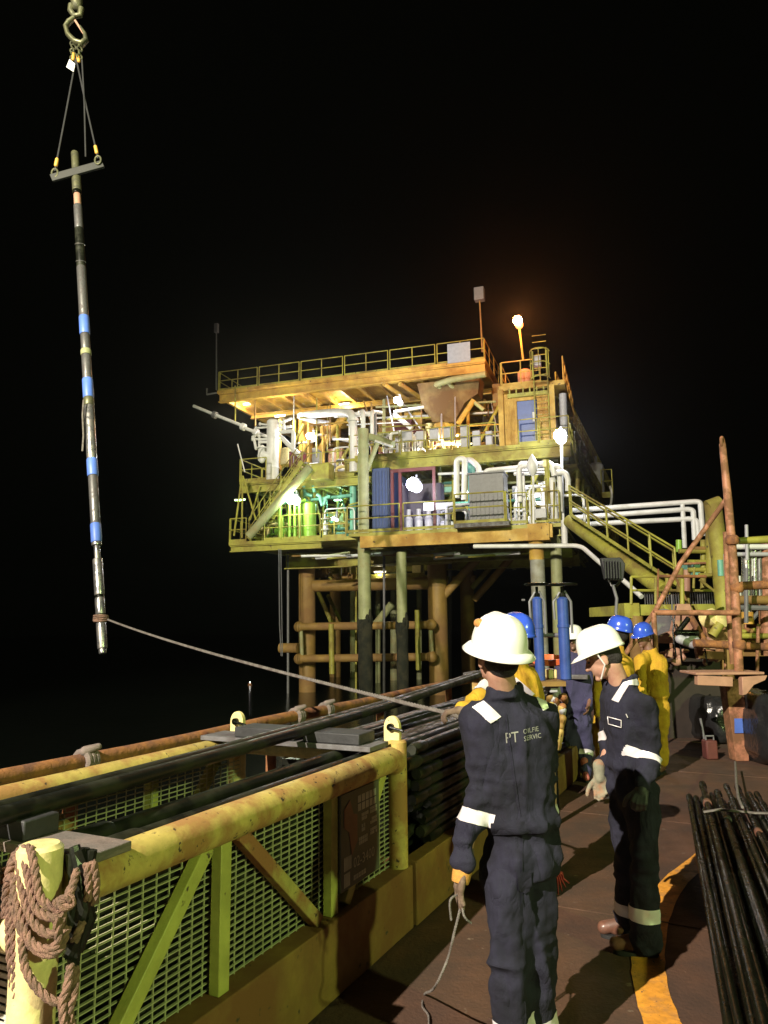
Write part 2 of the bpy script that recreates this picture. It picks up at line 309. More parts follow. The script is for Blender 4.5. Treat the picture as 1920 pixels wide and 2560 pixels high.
# sign board hung on the mesh
SG = (1.76, 2.19); g = G(); g.box(BK, SG[0], SG[1], 0.028, 0.04, 0.45, 0.915); sg = g.obj('sign_board', MT['signbg'], bk, 0.002)
def text(body, size, origin, ux, uy, mt, parent, name, off=0.0, align='LEFT', bvh=None, depth=None):
    c = bpy.data.curves.new(name, 'FONT'); c.body = body; c.size = size; c.align_x = align; c.resolution_u = 2
    t = bpy.data.objects.new(name, c); COL.objects.link(t); bpy.context.view_layer.update()
    me = bpy.data.meshes.new_from_object(t.evaluated_get(bpy.context.evaluated_depsgraph_get())); COL.objects.unlink(t); bpy.data.objects.remove(t)
    if bvh:
        bm = bmesh.new(); bm.from_mesh(me); bmesh.ops.triangulate(bm, faces=bm.faces)
        for _ in range(2): bmesh.ops.subdivide_edges(bm, edges=[e for e in bm.edges if e.calc_length() > 0.012], cuts=1)
        bm.to_mesh(me); bm.free()
    for v in me.vertices:
        p = origin + ux * v.co.x + uy * v.co.y
        if bvh:
            h = bvh.ray_cast(p - depth * 0.4, depth, 1.0)
            p = (h[0] - depth * 0.003) if h[0] else p
        v.co = p
    me.name = name; return link(name, me, mt, parent, 0, 0)
uz = V((0, 0, 1))
text('02-3400', 0.072, P(SG[0] + 0.125, 0.043, 0.535), BK.u, uz, MT['signtx'], sg, 'lettering')
g = G()
for (a, b, c, d) in ((0.18, 0.40, 0.80, 0.885), (0.22, 0.30, 0.745, 0.785), (0.32, 0.40, 0.76, 0.795), (0.22, 0.26, 0.69, 0.73), (0.32, 0.40, 0.705, 0.74), (0.19, 0.29, 0.63, 0.67), (0.32, 0.40, 0.65, 0.685), (0.03, 0.11, 0.465, 0.62), (0.13, 0.27, 0.475, 0.50)):
    n = 5
    for k in range(n):
        for q in range(2):
            x0 = SG[0] + a + (b - a) * k / n; x1 = SG[0] + a + (b - a) * (k + 0.78) / n; z0 = c + (d - c) * (q * 0.5); z1 = z0 + (d - c) * 0.42
            if random.random() < 0.9: g.box(BK, x0, x1, 0.0405, 0.0418, z0, z1)
g.obj('lettering', MT['signtx'], sg)
g = G(); g.plate([P(SG[0] + a, 0.042, z) for a, z in ((0.03, 0.84), (0.09, 0.875), (0.13, 0.80), (0.17, 0.79), (0.17, 0.66), (0.11, 0.60), (0.08, 0.72), (0.03, 0.75))], 0.002, BK.w); g.obj('emblem', MT['signred'], sg)

# second rack behind it, full of drill pipe
r2 = thing('pipe_rack', 'low rusty yellow rack with a forklift pocket behind the mesh basket, full of black pipes', 'pipe rack', P(2.9, 0, 0))
for w in (0.02, -1.18): g = G(); g.box(BK, 2.62, 7.6, w - 0.05, w + 0.05, 0.012, 0.37); g.obj('base_beam', MT['beam'], r2, 0.006)
for u in (2.8, 7.4): g = G(); g.box(BK, u, u + 0.12, -1.12, -0.04, 0.02, 0.28); g.obj('cross_beam', MT['beam'], r2, 0.005)
g = G(); u0 = 4.1
for (a, b, c, d) in ((0, 0.34, 0.02, 0.06), (0, 0.34, 0.31, 0.35), (0, 0.06, 0.062, 0.308), (0.22, 0.34, 0.062, 0.308)): g.box(BK, u0 + a, u0 + b, 0.072, 0.13, c, d)
g.obj('forklift_pocket', MT['beam'], r2, 0.004)
g = G(); g.box(BK, u0 + 0.062, u0 + 0.218, 0.0722, 0.085, 0.064, 0.306); g.obj('pocket_dark_plate', MT['sole'], r2)  # black plate in place of the dark inside the pocket
for u in (7.3,):
    for w in (0.0, -1.16): g = G(); g.beam(P(u, w, 0.33), P(u, w, 1.12), 0.08, 0.08); g.obj('upright', MT['yellow'], r2, 0.004)
g = G(); g.box(BK, 7.1, 7.5, -1.25, 0.25, 1.122, 1.17); g.obj('cross_plate', MT['greyplate'], r2, 0.003)
def pipe(name, pts, r, m, label, cat, group, n=14, joints=True):
    g = G(); g.tube(pts, r, n)
    if joints:
        a, b = V(pts[0]), V(pts[-1]); d = (b - a).normalized()
        for q in (a, b - d * 0.2): g.tube([q, q + d * 0.03, q + d * 0.17, q + d * 0.2], [r, r * 1.22, r * 1.22, r], n)
    return tag(g.obj(name, m), label, cat, group)
k = 0
rows = [(-0.03 - i * 0.075, 0.90 - 0.0 + 0.02 * math.sin(i * 1.7)) for i in range(14)] + [(-0.06 - i * 0.075, 0.965 + 0.02 * math.sin(i)) for i in range(9)]
rows += [(-0.03 + 0.008 * random.uniform(-1, 1), 0.385 + i * 0.072) for i in range(7)] + [(-0.105, 0.385 + i * 0.072) for i in range(7)]
for (w, z) in rows:
    pipe('drill_pipe', [P(2.85 + random.uniform(-0.18, 0.25), w, z), P(7.0 + random.uniform(-0.3, 0.2), w + random.uniform(-0.02, 0.02), z + random.uniform(-0.01, 0.02))], 0.034, MT['black'],
         'black drill pipe lying in the packed stack of the low rack', 'pipe', 'drill pipes stacked in the low rack', 10)
g = G(); g.box(BK, 2.9, 6.8, -1.08, -0.15, 0.335, 0.84); tag(g.obj('pipe_bundle', MT['black']), 'dark mass of pipes inside the low rack, under the visible top rows', 'pipe bundle')['kind'] = 'stuff'
# pipes on the basket and in it
for i, (dw, dz, r) in enumerate(((0.02, -.008, 0.031), (-0.050, -0.006, 0.029))):
    pipe('long_pipe', [P(u, w + dw, z + dz) for u, w, z in ((-0.7, -0.20, 1.185), (0.02, -0.27, 1.18), (1.45, -0.40, 1.165), (3.7, -0.56, 1.17), (7.3, -0.95, 1.20))], r, MT['black'],
         ('long black pipe resting across the rubber blocks, the one nearer the deck', 'long black pipe resting across the rubber blocks, the one nearer the sea')[i], 'pipe', 'long pipes laid over the basket', 20)
for i, (w, z) in enumerate(((-0.115, 1.0), (-0.19, 0.97), (-0.265, 1.01), (-0.33, 0.95), (-0.23, 0.915), (-0.20, 0.86))):
    pipe('drill_pipe', [P(0.33, w, z), P(2.48, w + 0.01, z + 0.004)], 0.036, MT['black'], 'black pipe lying inside the mesh basket beside its inner top rail', 'pipe', 'pipes inside the mesh basket', 12)
for i in range(11):
    pipe('drill_pipe', [P(0.12 + 0.02 * (i % 3), -0.115 - 0.01 * (i % 2), 0.12 + i * 0.071), P(2.44, -0.115, 0.12 + i * 0.071)], 0.0355, MT['black'], 'black pipe added inside the mesh basket to darken its deck-side mesh', 'pipe', 'pipes added behind the mesh', 10, False)  # wall of pipes added so the view through the mesh is black
for i in range(12):
    pipe('drill_pipe', [P(0.2, -0.2 - i * 0.075, 0.12 + 0.03 * (i % 2)), P(2.4, -0.2 - i * 0.075, 0.12 + 0.03 * (i % 2))], 0.035, MT['black'], 'black pipe on the floor of the mesh basket', 'pipe', 'pipes on the basket floor', 8, False)
# ------------------------------------------------------------------ bulwark rail of the vessel
br = thing('guard_rail', 'rusty tubular guard rail along the vessel edge behind the basket', 'railing', P(0, -1.62, 0))
g = G(); g.tube([P(u, -1.62 + 0.004 * math.sin(u * 3), 0.99 + 0.006 * math.sin(u * 2.1)) for u in [x * 0.5 for x in range(-1, 31)]], 0.047, 16); g.obj('top_rail', MT['rust'], br)
g = G(); g.tube([P(u, -1.62, 0.50 + 0.006 * math.sin(u * 2.5)) for u in [x * 0.5 for x in range(-1, 31)]], 0.04, 14); g.obj('lower_rail', MT['rust'], br)
for u in (1.55, 3.55, 5.55, 7.55, 9.55, 11.55): g = G(); g.tube([P(u, -1.62, 0.0), P(u, -1.62, 0.95)], 0.042, 14); g.obj('stanchion', MT['rust'], br)
for u in (1.62, 3.9, 4.4): g = G(); [g.tube([P(u + k * 0.03, -1.62 + 0.058 * math.cos(a), 0.99 + 0.058 * math.sin(a)) for a in [math.pi * 2 * q / 12 for q in range(12)]], 0.02, 8, closed=True) for k in range(3)]; g.cap(P(u, -1.60, 1.05), 0.03, P(u + 0.06, -1.56, 1.07), 0.02); g.obj('lashing', MT['plank'], br)

# ------------------------------------------------------------------ mooring rope hung on the nearest post
def twisted(g, path, r, pitch=0.075, n=7):
    pts = [V(p) for p in path]; fine = []
    for i in range(len(pts) - 1):
        p0 = pts[max(i - 1, 0)]; p1 = pts[i]; p2 = pts[i + 1]; p3 = pts[min(i + 2, len(pts) - 1)]; m = max(3, int((p2 - p1).length / 0.009))
        for k in range(m):
            t = k / m; fine.append(0.5 * ((2 * p1) + (p2 - p0) * t + (2 * p0 - 5 * p1 + 4 * p2 - p3) * t * t + (3 * p1 - p0 - 3 * p2 + p3) * t ** 3))
    fine.append(pts[-1]); s = 0; st = [[], [], []]
    x = None
    for i, p in enumerate(fine):
        d = (fine[min(i + 1, len(fine) - 1)] - fine[max(i - 1, 0)]).normalized()
        if x is None: x = d.cross(V((0.2, 1, 0.1))).normalized()
        x = (x - d * x.dot(d)).normalized(); y = d.cross(x)
        if i: s += (p - fine[i - 1]).length
        for k in range(3):
            a = 2 * math.pi * (s / pitch + k / 3); st[k].append(p + (x * math.cos(a) + y * math.sin(a)) * r * 0.5)
    for k in range(3): g.tube(st[k], r * 0.56, n)
def cp(x, y, d=2.25): return at(x * 0.422, 1660 + y * 0.422, d)
g = G()
loops = [
 [(60, 1230, 2.34), (90, 1130, 2.33), (170, 1090, 2.30), (200, 1180, 2.255), (240, 1380, 2.24), (330, 1445, 2.235), (400, 1400, 2.25), (455, 1230, 2.33), (470, 1180, 2.37)],
 [(40, 1400, 2.34), (60, 1200, 2.33), (130, 1110, 2.31), (165, 1250, 2.27), (210, 1440, 2.245), (300, 1500, 2.235), (370, 1450, 2.24), (420, 1320, 2.30)],
 [(30, 1500, 2.34), (45, 1280, 2.33), (105, 1150, 2.31), (130, 1330, 2.28), (190, 1520, 2.25), (290, 1600, 2.23), (350, 1560, 2.23), (375, 1450, 2.24)],
 [(60, 1600, 2.33), (40, 1350, 2.34), (75, 1260, 2.31), (110, 1450, 2.28), (180, 1640, 2.25), (280, 1690, 2.23), (345, 1640, 2.23), (330, 1500, 2.22)],
 [(100, 1700, 2.30), (60, 1560, 2.31), (70, 1400, 2.30), (120, 1560, 2.27), (200, 1680, 2.25), (300, 1720, 2.23), (360, 1680, 2.24), (400, 1560, 2.28)],
 [(90, 1250, 2.30), (75, 1500, 2.29), (90, 1700, 2.29), (95, 1900, 2.29), (110, 2100, 2.29), (105, 2300, 2.29)],
 [(60, 1450, 2.31), (55, 1650, 2.30), (75, 1850, 2.30), (85, 2050, 2.30), (75, 2300, 2.30)],
 [(130, 1620, 2.26), (150, 1800, 2.25), (230, 1930, 2.235), (330, 2000, 2.23), (420, 1960, 2.25), (430, 1800, 2.28)],
 [(420, 1780, 2.27), (400, 1900, 2.24), (370, 2020, 2.23), (380, 2160, 2.22), (360, 2300, 2.22)],
 [(450, 1800, 2.29), (440, 1950, 2.25), (410, 2060, 2.24), (440, 2200, 2.24)],
 [(515, 1180, 2.32), (525, 1290, 2.32), (520, 1400, 2.33)], [(550, 1170, 2.32), (570, 1290, 2.33), (560, 1420, 2.34)],
 [(490, 1530, 2.32), (460, 1600, 2.3), (440, 1640, 2.3)],
 [(330, 1420, 2.22), (400, 1380, 2.21), (430, 1420, 2.22), (370, 1440, 2.21), (330, 1400, 2.215)],
]
for lp in loops: twisted(g, [cp(x, y, d) for x, y, d in lp], 0.0125)
tag(g.obj('rope', MT['rope']), 'frayed brown mooring rope looped around the nearest yellow corner post', 'rope')
g = G()
for lp in ([(440, 1080, 2.36), (480, 1250, 2.34), (500, 1450, 2.34), (450, 1640, 2.33), (400, 1740, 2.32)], [(500, 1090, 2.37), (470, 1300, 2.36), (430, 1500, 2.34), (420, 1700, 2.33)], [(470, 1100, 2.35), (520, 1250, 2.36), (470, 1500, 2.34), (440, 1760, 2.33)], [(420, 1120, 2.36), (450, 1400, 2.35), (410, 1650, 2.33), (440, 1790, 2.33)], [(545, 1100, 2.37), (500, 1330, 2.36), (540, 1500, 2.36), (460, 1700, 2.34)]):
    g.tube([cp(x, y, d) for x, y, d in lp], 0.017, 8)
tag(g.obj('rubber_hose', MT['black']), 'tangled black hose hanging behind the rope on the nearest post', 'hose')

# ------------------------------------------------------------------ people
def remesh(g, voxel, name, smooth=4, fac=0.5):
    me = g.mesh(name + '_raw'); o = bpy.data.objects.new('tmp', me); COL.objects.link(o)
    r = o.modifiers.new('r', 'REMESH'); r.mode = 'VOXEL'; r.voxel_size = voxel; r.use_smooth_shade = True
    s = o.modifiers.new('s', 'SMOOTH'); s.iterations = smooth; s.factor = fac
    bpy.context.view_layer.update()
    out = bpy.data.meshes.new_from_object(o.evaluated_get(bpy.context.evaluated_depsgraph_get()))
    bpy.data.objects.remove(o); bpy.data.meshes.remove(me); out.name = name; return out
def hand(g, wr, d, palm, thumb, s=1.0, curl=0.5, fat=0.0):
    """d: finger direction, palm: palm normal, thumb: side the thumb is on"""
    d = d.normalized(); thumb = (thumb - d * thumb.dot(d)).normalized(); palm = (palm - d * palm.dot(d) - thumb * palm.dot(thumb)).normalized()
    for k in range(4):
        o = thumb * (0.030 - 0.020 * k) * s
        base = wr + d * (0.088 - 0.004 * abs(k - 1)) * s + o
        g.cap(wr + d * 0.012 * s + o * 0.6, (0.016 + fat) * s, base, (0.0125 + fat) * s, 10, 3)
        ln = (0.072, 0.080, 0.074, 0.058)[k] * s; p = base; a = 0.25 * curl
        for j, q in enumerate((0.45, 0.32, 0.23)):
            a += curl * (0.45, 0.6, 0.5)[j]; dd = d * math.cos(a) + palm * math.sin(a); nx = p + dd * ln * q
            g.cap(p, (0.0092 - 0.0008 * j + fat) * s, nx, (0.0084 - 0.0009 * j + fat) * s, 9, 3); p = nx
    p = wr + d * 0.03 * s + thumb * 0.026 * s
    for j, q in enumerate((0.042, 0.034, 0.026)):
        dd = (d * (0.75 + 0.1 * j) + thumb * (0.75 - 0.28 * j) + palm * (0.3 + 0.2 * j * curl)).normalized(); nx = p + dd * q * s
        g.cap(p, (0.0135 - 0.0015 * j + fat) * s, nx, (0.0115 - 0.0015 * j + fat) * s, 9, 3); p = nx
def limb(g, pts, rs, n=16):
    for i in range(len(pts) - 1): g.cap(pts[i], rs[i], pts[i + 1], rs[i + 1], n)
def section(me, planes, off, keep=None):
    """piece of a surface between planes, lifted off it: for bands and patches sewn on a garment"""
    bm = bmesh.new(); bm.from_mesh(me)
    for co, no in planes:
        bmesh.ops.bisect_plane(bm, geom=bm.verts[:] + bm.edges[:] + bm.faces[:], plane_co=co, plane_no=no, clear_outer=True)
    if keep:
        bmesh.ops.delete(bm, geom=[f for f in bm.faces if not keep(f.calc_center_median())], context='FACES')
    if not len(bm.faces): bm.free(); return None
    seen = set(); best = []
    for f in bm.faces:
        if f in seen: continue
        st = [f]; isl = []; seen.add(f)
        while st:
            q = st.pop(); isl.append(q)
            for e in q.edges:
                for h in e.link_faces:
                    if h not in seen: seen.add(h); st.append(h)
        if len(isl) > len(best): best = isl
    bs = set(best); bmesh.ops.delete(bm, geom=[f for f in bm.faces if f not in bs], context='FACES')
    bm.normal_update()
    for v in bm.verts: v.co += v.normal * off
    out = bpy.data.meshes.new('reflective_band'); bm.to_mesh(out); bm.free(); out.materials.clear(); return out
def person(label, J, fyaw, cloth, hat, vox=0.014, head_yaw=None, head_pitch=0.0, full_brim=False, skin='skin', gl=None, gr=None, bands=(), s=1.0, boots='boot', fold=0.010,
           foot=None, group=None, curl=(0.5, 0.5), hairlow=0.0, handdir=(None, None), hatpitch=None, slim=1.0, ds=1.0, dx=0):
    J = {k: at(v[0] + dx, v[1], v[2] * ds) for k, v in J.items()}
    root_loc = V((J['pelvis'].x, J['pelvis'].y, 0.0))
    fw = V((math.sin(R(fyaw)), math.cos(R(fyaw)), 0)); lat = (J['shR'] - J['shL']); lat.z *= 0.3; lat.normalize()
    rt = V((fw.y, -fw.x, 0))
    if lat.dot(rt) < 0: lat = rt
    hy = fyaw if head_yaw is None else head_yaw
    HM = (M.Rotation(-R(hy), 3, 'Z') @ M.Rotation(R(head_pitch), 3, 'X'))   # local: +y face, x right
    hc = J['head']; el = {}
    # body
    g = G()
    g.ell(hc + HM @ V((0, -0.008, 0.022)) * s, 0.076 * s, 0.096 * s, 0.098 * s, HM)
    g.ell(hc + HM @ V((0, 0.028, -0.045)) * s, 0.056 * s, 0.066 * s, 0.072 * s, HM)
    g.cap(hc + HM @ V((0, 0.088, 0.008)) * s, 0.010 * s, hc + HM @ V((0, 0.108, -0.028)) * s, 0.015 * s)
    g.ell(hc + HM @ V((0, 0.084, -0.064)) * s, 0.024 * s, 0.012 * s, 0.010 * s, HM, 12, 8)
    g.ell(hc + HM @ V((0, 0.078, -0.098)) * s, 0.024 * s, 0.020 * s, 0.018 * s, HM, 12, 8)
    for sd in (-1, 1):
        g.ell(hc + HM @ V((sd * 0.080, -0.004, -0.018)) * s, 0.010 * s, 0.020 * s, 0.033 * s, HM, 12, 8)
        g.ell(hc + HM @ V((sd * 0.030, 0.080, 0.022)) * s, 0.026 * s, 0.014 * s, 0.009 * s, HM, 12, 8)
    nb = J['neck']; g.cap(hc + HM @ V((0, -0.025, -0.06)) * s, 0.056 * s, nb, 0.062 * s)
    limb(g, [nb - V((0, 0, 0.03)), J['chest'], J['waist'], J['pelvis']], [0.055 * s, 0.09 * s, 0.075 * s, 0.07 * s])
    for sd in 'LR':
        limb(g, [nb - V((0, 0, .05)), J['sh' + sd] - V((0, 0, .03)), J['el' + sd], J['wr' + sd]], [0.03 * s, 0.04 * s, 0.034 * s, 0.025 * s], 12)
        limb(g, [J['pelvis'], J['hip' + sd], J['kn' + sd], J['an' + sd]], [0.06 * s, 0.055 * s, 0.042 * s, 0.034 * s], 12)
        sg_ = -1 if sd == 'L' else 1; wr = J['wr' + sd]; hd = handdir[0 if sd == 'L' else 1]
        dd = (wr - J['el' + sd]).normalized() if hd is None else V(hd).normalized()
        el[sd] = dd; hand(g, wr, dd, -rt * sg_ * 1.0 + fw * 0.1, fw, s, curl[0 if sd == 'L' else 1])
    me = remesh(g, 0.0062 if vox < 0.016 else 0.0095, 'person', 2)
    body = link('person', me, MT[skin]); tag(body, label, 'person', group)
    # eyes
    for sd in (-1, 1):
        e = G(); e.ell(hc + HM @ V((sd * 0.030, 0.0835, 0.003)) * s, 0.013 * s, 0.006 * s, 0.006 * s, HM, 12, 8); e.obj('eye', MT['hair'], body)
    # coverall
    g = G(); C = slim
    ctr = [J['pelvis'] - V((0, 0, 0.07)) * s, J['pelvis'], J['waist'], J['waist'].lerp(J['chest'], 0.45), J['chest'], J['chest'].lerp(nb, 0.55), nb - V((0, 0, 0.045)) * s, nb]
    rr = [(0.135, 0.115), (0.168, 0.135), (0.152, 0.118), (0.172, 0.132), (0.195, 0.138), (0.185, 0.122), (0.12, 0.09), (0.068, 0.066)]
    vs = []; n = 26; dep = V((-lat.y, lat.x, 0)).normalized()
    for c, (a, b) in zip(ctr, rr):
        for k in range(n):
            t = 2 * math.pi * k / n; cc, ss = math.cos(t), math.sin(t); ex = 0.82
            vs.append(c + lat * (abs(cc) ** ex * (1 if cc > 0 else -1)) * a * s * C + dep * (abs(ss) ** ex * (1 if ss > 0 else -1)) * b * s * C)
    m = len(ctr)
    g.add(vs, [(i * n + k, i * n + (k + 1) % n, (i + 1) * n + (k + 1) % n, (i + 1) * n + k) for i in range(m - 1) for k in range(n)] + [tuple(range(n - 1, -1, -1)), tuple((m - 1) * n + k for k in range(n))])
    for sd in 'LR':
        sh, e_, w_ = J['sh' + sd], J['el' + sd], J['wr' + sd]
        limb(g, [nb.lerp(sh, 0.35) - V((0, 0, 0.035)) * s, sh - V((0, 0, 0.02)) * s, sh.lerp(e_, 0.5), e_, e_.lerp(w_, 0.6), w_ + (e_ - w_).normalized() * 0.02], [0.07 * s, 0.078 * s, 0.073 * s, 0.062 * s, 0.054 * s, 0.044 * s])
        h_, k_, a_ = J['hip' + sd], J['kn' + sd], J['an' + sd]
        limb(g, [J['pelvis'].lerp(h_, 0.6), h_, h_.lerp(k_, 0.5), k_, k_.lerp(a_, 0.5), a_ + V((0, 0, 0.0))], [0.115 * s * C, 0.118 * s * C, 0.104 * s * C, 0.086 * s, 0.082 * s, 0.078 * s])
    # collar
    for hh, rr_ in ((0.0, 0.080), (0.02, 0.077), (0.042, 0.076)): g.tube([nb + (lat * math.cos(t) * rr_ - fw * math.sin(t) * rr_) * s + V((0, 0, hh + 0.008 - 0.03 * (1 - math.sin(t)) / 2)) for t in [2 * math.pi * q / 20 for q in range(20)]], 0.016 * s, 8, closed=True)
    cm = remesh(g, vox, 'coverall', 5)
    cm.materials.clear()
    wz = J['waist'].z; off = random.uniform(0, 50)
    nrm = [v.normal.copy() for v in cm.vertices]
    for v, nn in zip(cm.vertices, nrm):
        p = v.co; x = (p - nb).dot(lat); y = (p - nb).dot(dep)
        # long slanting folds, waist gathers, creases at elbow / knee / cuff
        q = V((x * 7 + p.z * 1.3, y * 7, p.z * 1.7 + off)); f = 1 - 2.6 * abs(noise.noise(q)) ** 0.8; f2 = 1 - 2 * abs(noise.noise(V((x * 5, y * 5, p.z * 14 + off))))
        gat = math.exp(-((p.z - wz + 0.07) / 0.12) ** 2); f3 = math.sin((x * 60 + y * 45) + 3 * noise.noise(q))
        cre = 0
        for sd in 'LR':
            for jt, rad in (('el', 0.12), ('kn', 0.14), ('an', 0.14), ('wr', 0.12)): cre = max(cre, math.exp(-((p - J[jt + sd]).length / rad) ** 2))
        d = fold * (1.1 * f - 0.6) + fold * 1.5 * cre * (f2 - 0.4) + fold * 0.4 * gat * f3 + fold * 0.7 * noise.noise(V((x * 11 + p.z * 6, y * 11, p.z * 8 + off))) + fold * 0.35 * noise.noise(p * 26)
        blouse = 0.022 * math.exp(-((p.z - wz - 0.035) / 0.035) ** 2) - 0.012 * math.exp(-((p.z - wz + 0.03) / 0.03) ** 2)
        if abs(x) < 0.19 * s: d += blouse * s
        v.co = p + nn * d * s
    cm.update(); cov = link('coverall', cm, MT[cloth], body, 0, 0)
    cm.polygons.foreach_set('use_smooth', [True] * len(cm.polygons))
    tape = []
    for b in bands:
        if b[0] == 'ring':
            _, j0, j1, t0, t1, rad = b; p0, p1 = J[j0], J[j1]; d = (p1 - p0).normalized(); l = (p1 - p0).length
            mid = p0.lerp(p1, (t0 + t1) / 2)
            tw = (J['waist'] if j0[:2] in ('el', 'sh') else J[('kn' if j0[:2] == 'kn' else 'el') + ('R' if j0[-1] == 'L' else 'L')]) - mid
            tw -= d * tw.dot(d); tw.normalize()
            r_ = section(cm, [(p0 + d * l * t0, -d), (p0 + d * l * t1, d), (mid + tw * (0.066 if j0[:2] in ('el', 'sh') else 0.088) * s, tw)], 0.0035, lambda c, m=mid, rad=rad: (c - m).length < rad)
        else:
            _, polyp, front = b; dirs = []; ps = [at(q[0], q[1], q[2] * ds) for q in polyp]; cen = sum(ps, V()) / len(ps); pl = []
            vd = (cen - V((0, 0, CAMZ))).normalized()
            for i in range(len(ps)):
                e = ps[(i + 1) % len(ps)] - ps[i]; no = e.cross(vd).normalized()
                if no.dot(ps[i] - cen) < 0: no = -no
                pl.append((ps[i], no))
            r_ = section(cm, pl, 0.004, lambda c, cen=cen: (c - cen).length < 0.25)
        if r_: link('reflective_band', r_, MT['reflect'], body, 0, 0)
    # boots
    for sd in 'LR':
        a = J['an' + sd]; fy = fyaw if foot is None else foot[0 if sd == 'L' else 1]; fd = V((math.sin(R(fy)), math.cos(R(fy)), 0)); z0 = a.z - 0.10 * s
        z0 = 0.0
        b = V((a.x, a.y, z0)); s0 = s; s = s * 0.9; side = V((fd.y, -fd.x, 0))
        g = G(); g.cap(V((a.x, a.y, 0.20)), 0.052 * s, b + V((0, 0, 0.07)) - fd * 0.02, 0.044 * s)
        g.cap(b - fd * 0.045 * s + V((0, 0, 0.052)), 0.040 * s, b + fd * 0.10 * s + V((0, 0, 0.048)), 0.038 * s); g.cap(b + fd * 0.06 * s + V((0, 0, 0.075)), 0.036 * s, b + fd * 0.165 * s + V((0, 0, 0.050)), 0.042 * s)
        bm_ = remesh(g, 0.007 if vox < 0.016 else 0.011, 'boot', 3)
        for v in bm_.vertices: v.co.z = max(v.co.z, 0.014)
        bo = link('boot', bm_, MT[boots], body, 0, 0)
        g = G(); out = [(-0.085, 0.0), (-0.07, 0.034), (0.0, 0.036), (0.09, 0.048), (0.17, 0.044), (0.205, 0.018), (0.21, 0), (0.205, -0.018), (0.17, -0.044), (0.09, -0.046), (0.0, -0.036), (-0.07, -0.034)]
        g.plate([b + fd * x * s + side * y * s + V((0, 0, 0.011)) for x, y in [(x_ * s, y_ * s) for x_, y_ in out]], 0.020, V((0, 0, 1))); g.obj('sole', MT['sole'], bo); s = s0
    # gloves
    for sd, gm in (('L', gl), ('R', gr)):
        if gm:
            g = G(); sg_ = -1 if sd == 'L' else 1; wr = J['wr' + sd]; hand(g, wr, el[sd], -rt * sg_ + fw * 0.1, fw, s, curl[0 if sd == 'L' else 1], 0.0028)
            g.cap(wr - el[sd] * 0.05, 0.036 * s, wr + el[sd] * 0.02, 0.032 * s)
            link('glove', remesh(g, 0.0055 if vox < 0.016 else 0.009, 'glove', 2), MT[gm], body, 0, 0)
    # hair under the helmet
    g = G(); g.ell(hc + HM @ V((0, -0.020, 0.022)) * s, 0.081 * s, 0.093 * s, 0.100 * s, HM); g.ell(hc + HM @ V((0, -0.046, -0.022)) * s, 0.068 * s, 0.060 * s, (0.062 + hairlow) * s, HM)
    hm = remesh(g, 0.010, 'hair', 3); r_ = section(hm, [(hc + HM @ V((0, 0.045, 0)) * s, HM @ V((0, 1, 0)))], 0.0); r_.name = 'hair'; link('hair', r_, MT['hair'], body, 0, 0)
    # hard hat: dome with ridges and brim
    TM = M.Rotation(-R(hy), 3, 'Z') @ M.Rotation(R(head_pitch if hatpitch is None else hatpitch), 3, 'X')
    hb = hc + TM @ V((0, -0.005, 0.045)) * s; vs = []; nn_ = 40; prof = []
    for i in range(11): a = math.pi / 2 * i / 10; prof.append((math.cos(a) ** 0.62, math.sin(a)))
    rows_ = []
    def rad(t):
        return 0.112 * abs(math.cos(t)), 0.135 * abs(math.sin(t))
    HS = 0.99 if full_brim else (0.97 if vox < 0.013 else 1.0)
    brimf = lambda t: (0.036 if full_brim else 0.008 + 0.050 * max(0, math.sin(t)) ** 2.2)
    for j in (2, 1, 0.5):
        for k in range(nn_):
            t = 2 * math.pi * k / nn_; e = brimf(t) * (j / 2); drop = -0.30 * e - (0.012 if j == 2 else 0.002) + (0 if not full_brim else -0.15 * e)
            vs.append(TM @ V(((0.112 + e) * math.cos(t), (0.135 + e) * math.sin(t), drop)))
    for (pr, ph) in prof:
        for k in range(nn_):
            t = 2 * math.pi * k / nn_; x = 0.112 * pr * math.cos(t); y = 0.135 * pr * math.sin(t); z = 0.132 * ph
            rdg = 0.007 * math.exp(-(x / 0.018) ** 2) * min(1, ph * 1.6) * (1 if pr > 0.01 else 1)
            vs.append(TM @ V((x * (1 + rdg), y, z + rdg)))
    m = 3 + len(prof); fs = [(i * nn_ + k, i * nn_ + (k + 1) % nn_, (i + 1) * nn_ + (k + 1) % nn_, (i + 1) * nn_ + k) for i in range(m - 1) for k in range(nn_)]
    g = G(); g.add([hb + v * s * HS for v in vs], fs); h = g.obj('hard_hat', MT[hat], body); so = h.modifiers.new('solid', 'SOLIDIFY'); so.thickness = 0.004; so.offset = -1
    ho = []
    for k in range(3): a = R(-40 + 40 * k); ho.append(hb + TM @ V((0.1135 * math.cos(a), 0.136 * math.sin(a), 0.03)) * s)
    return body, J, cov, dict(lat=lat, fw=fw, hb=hb, TM=TM, cm=cm, dep=dep, hat=h)
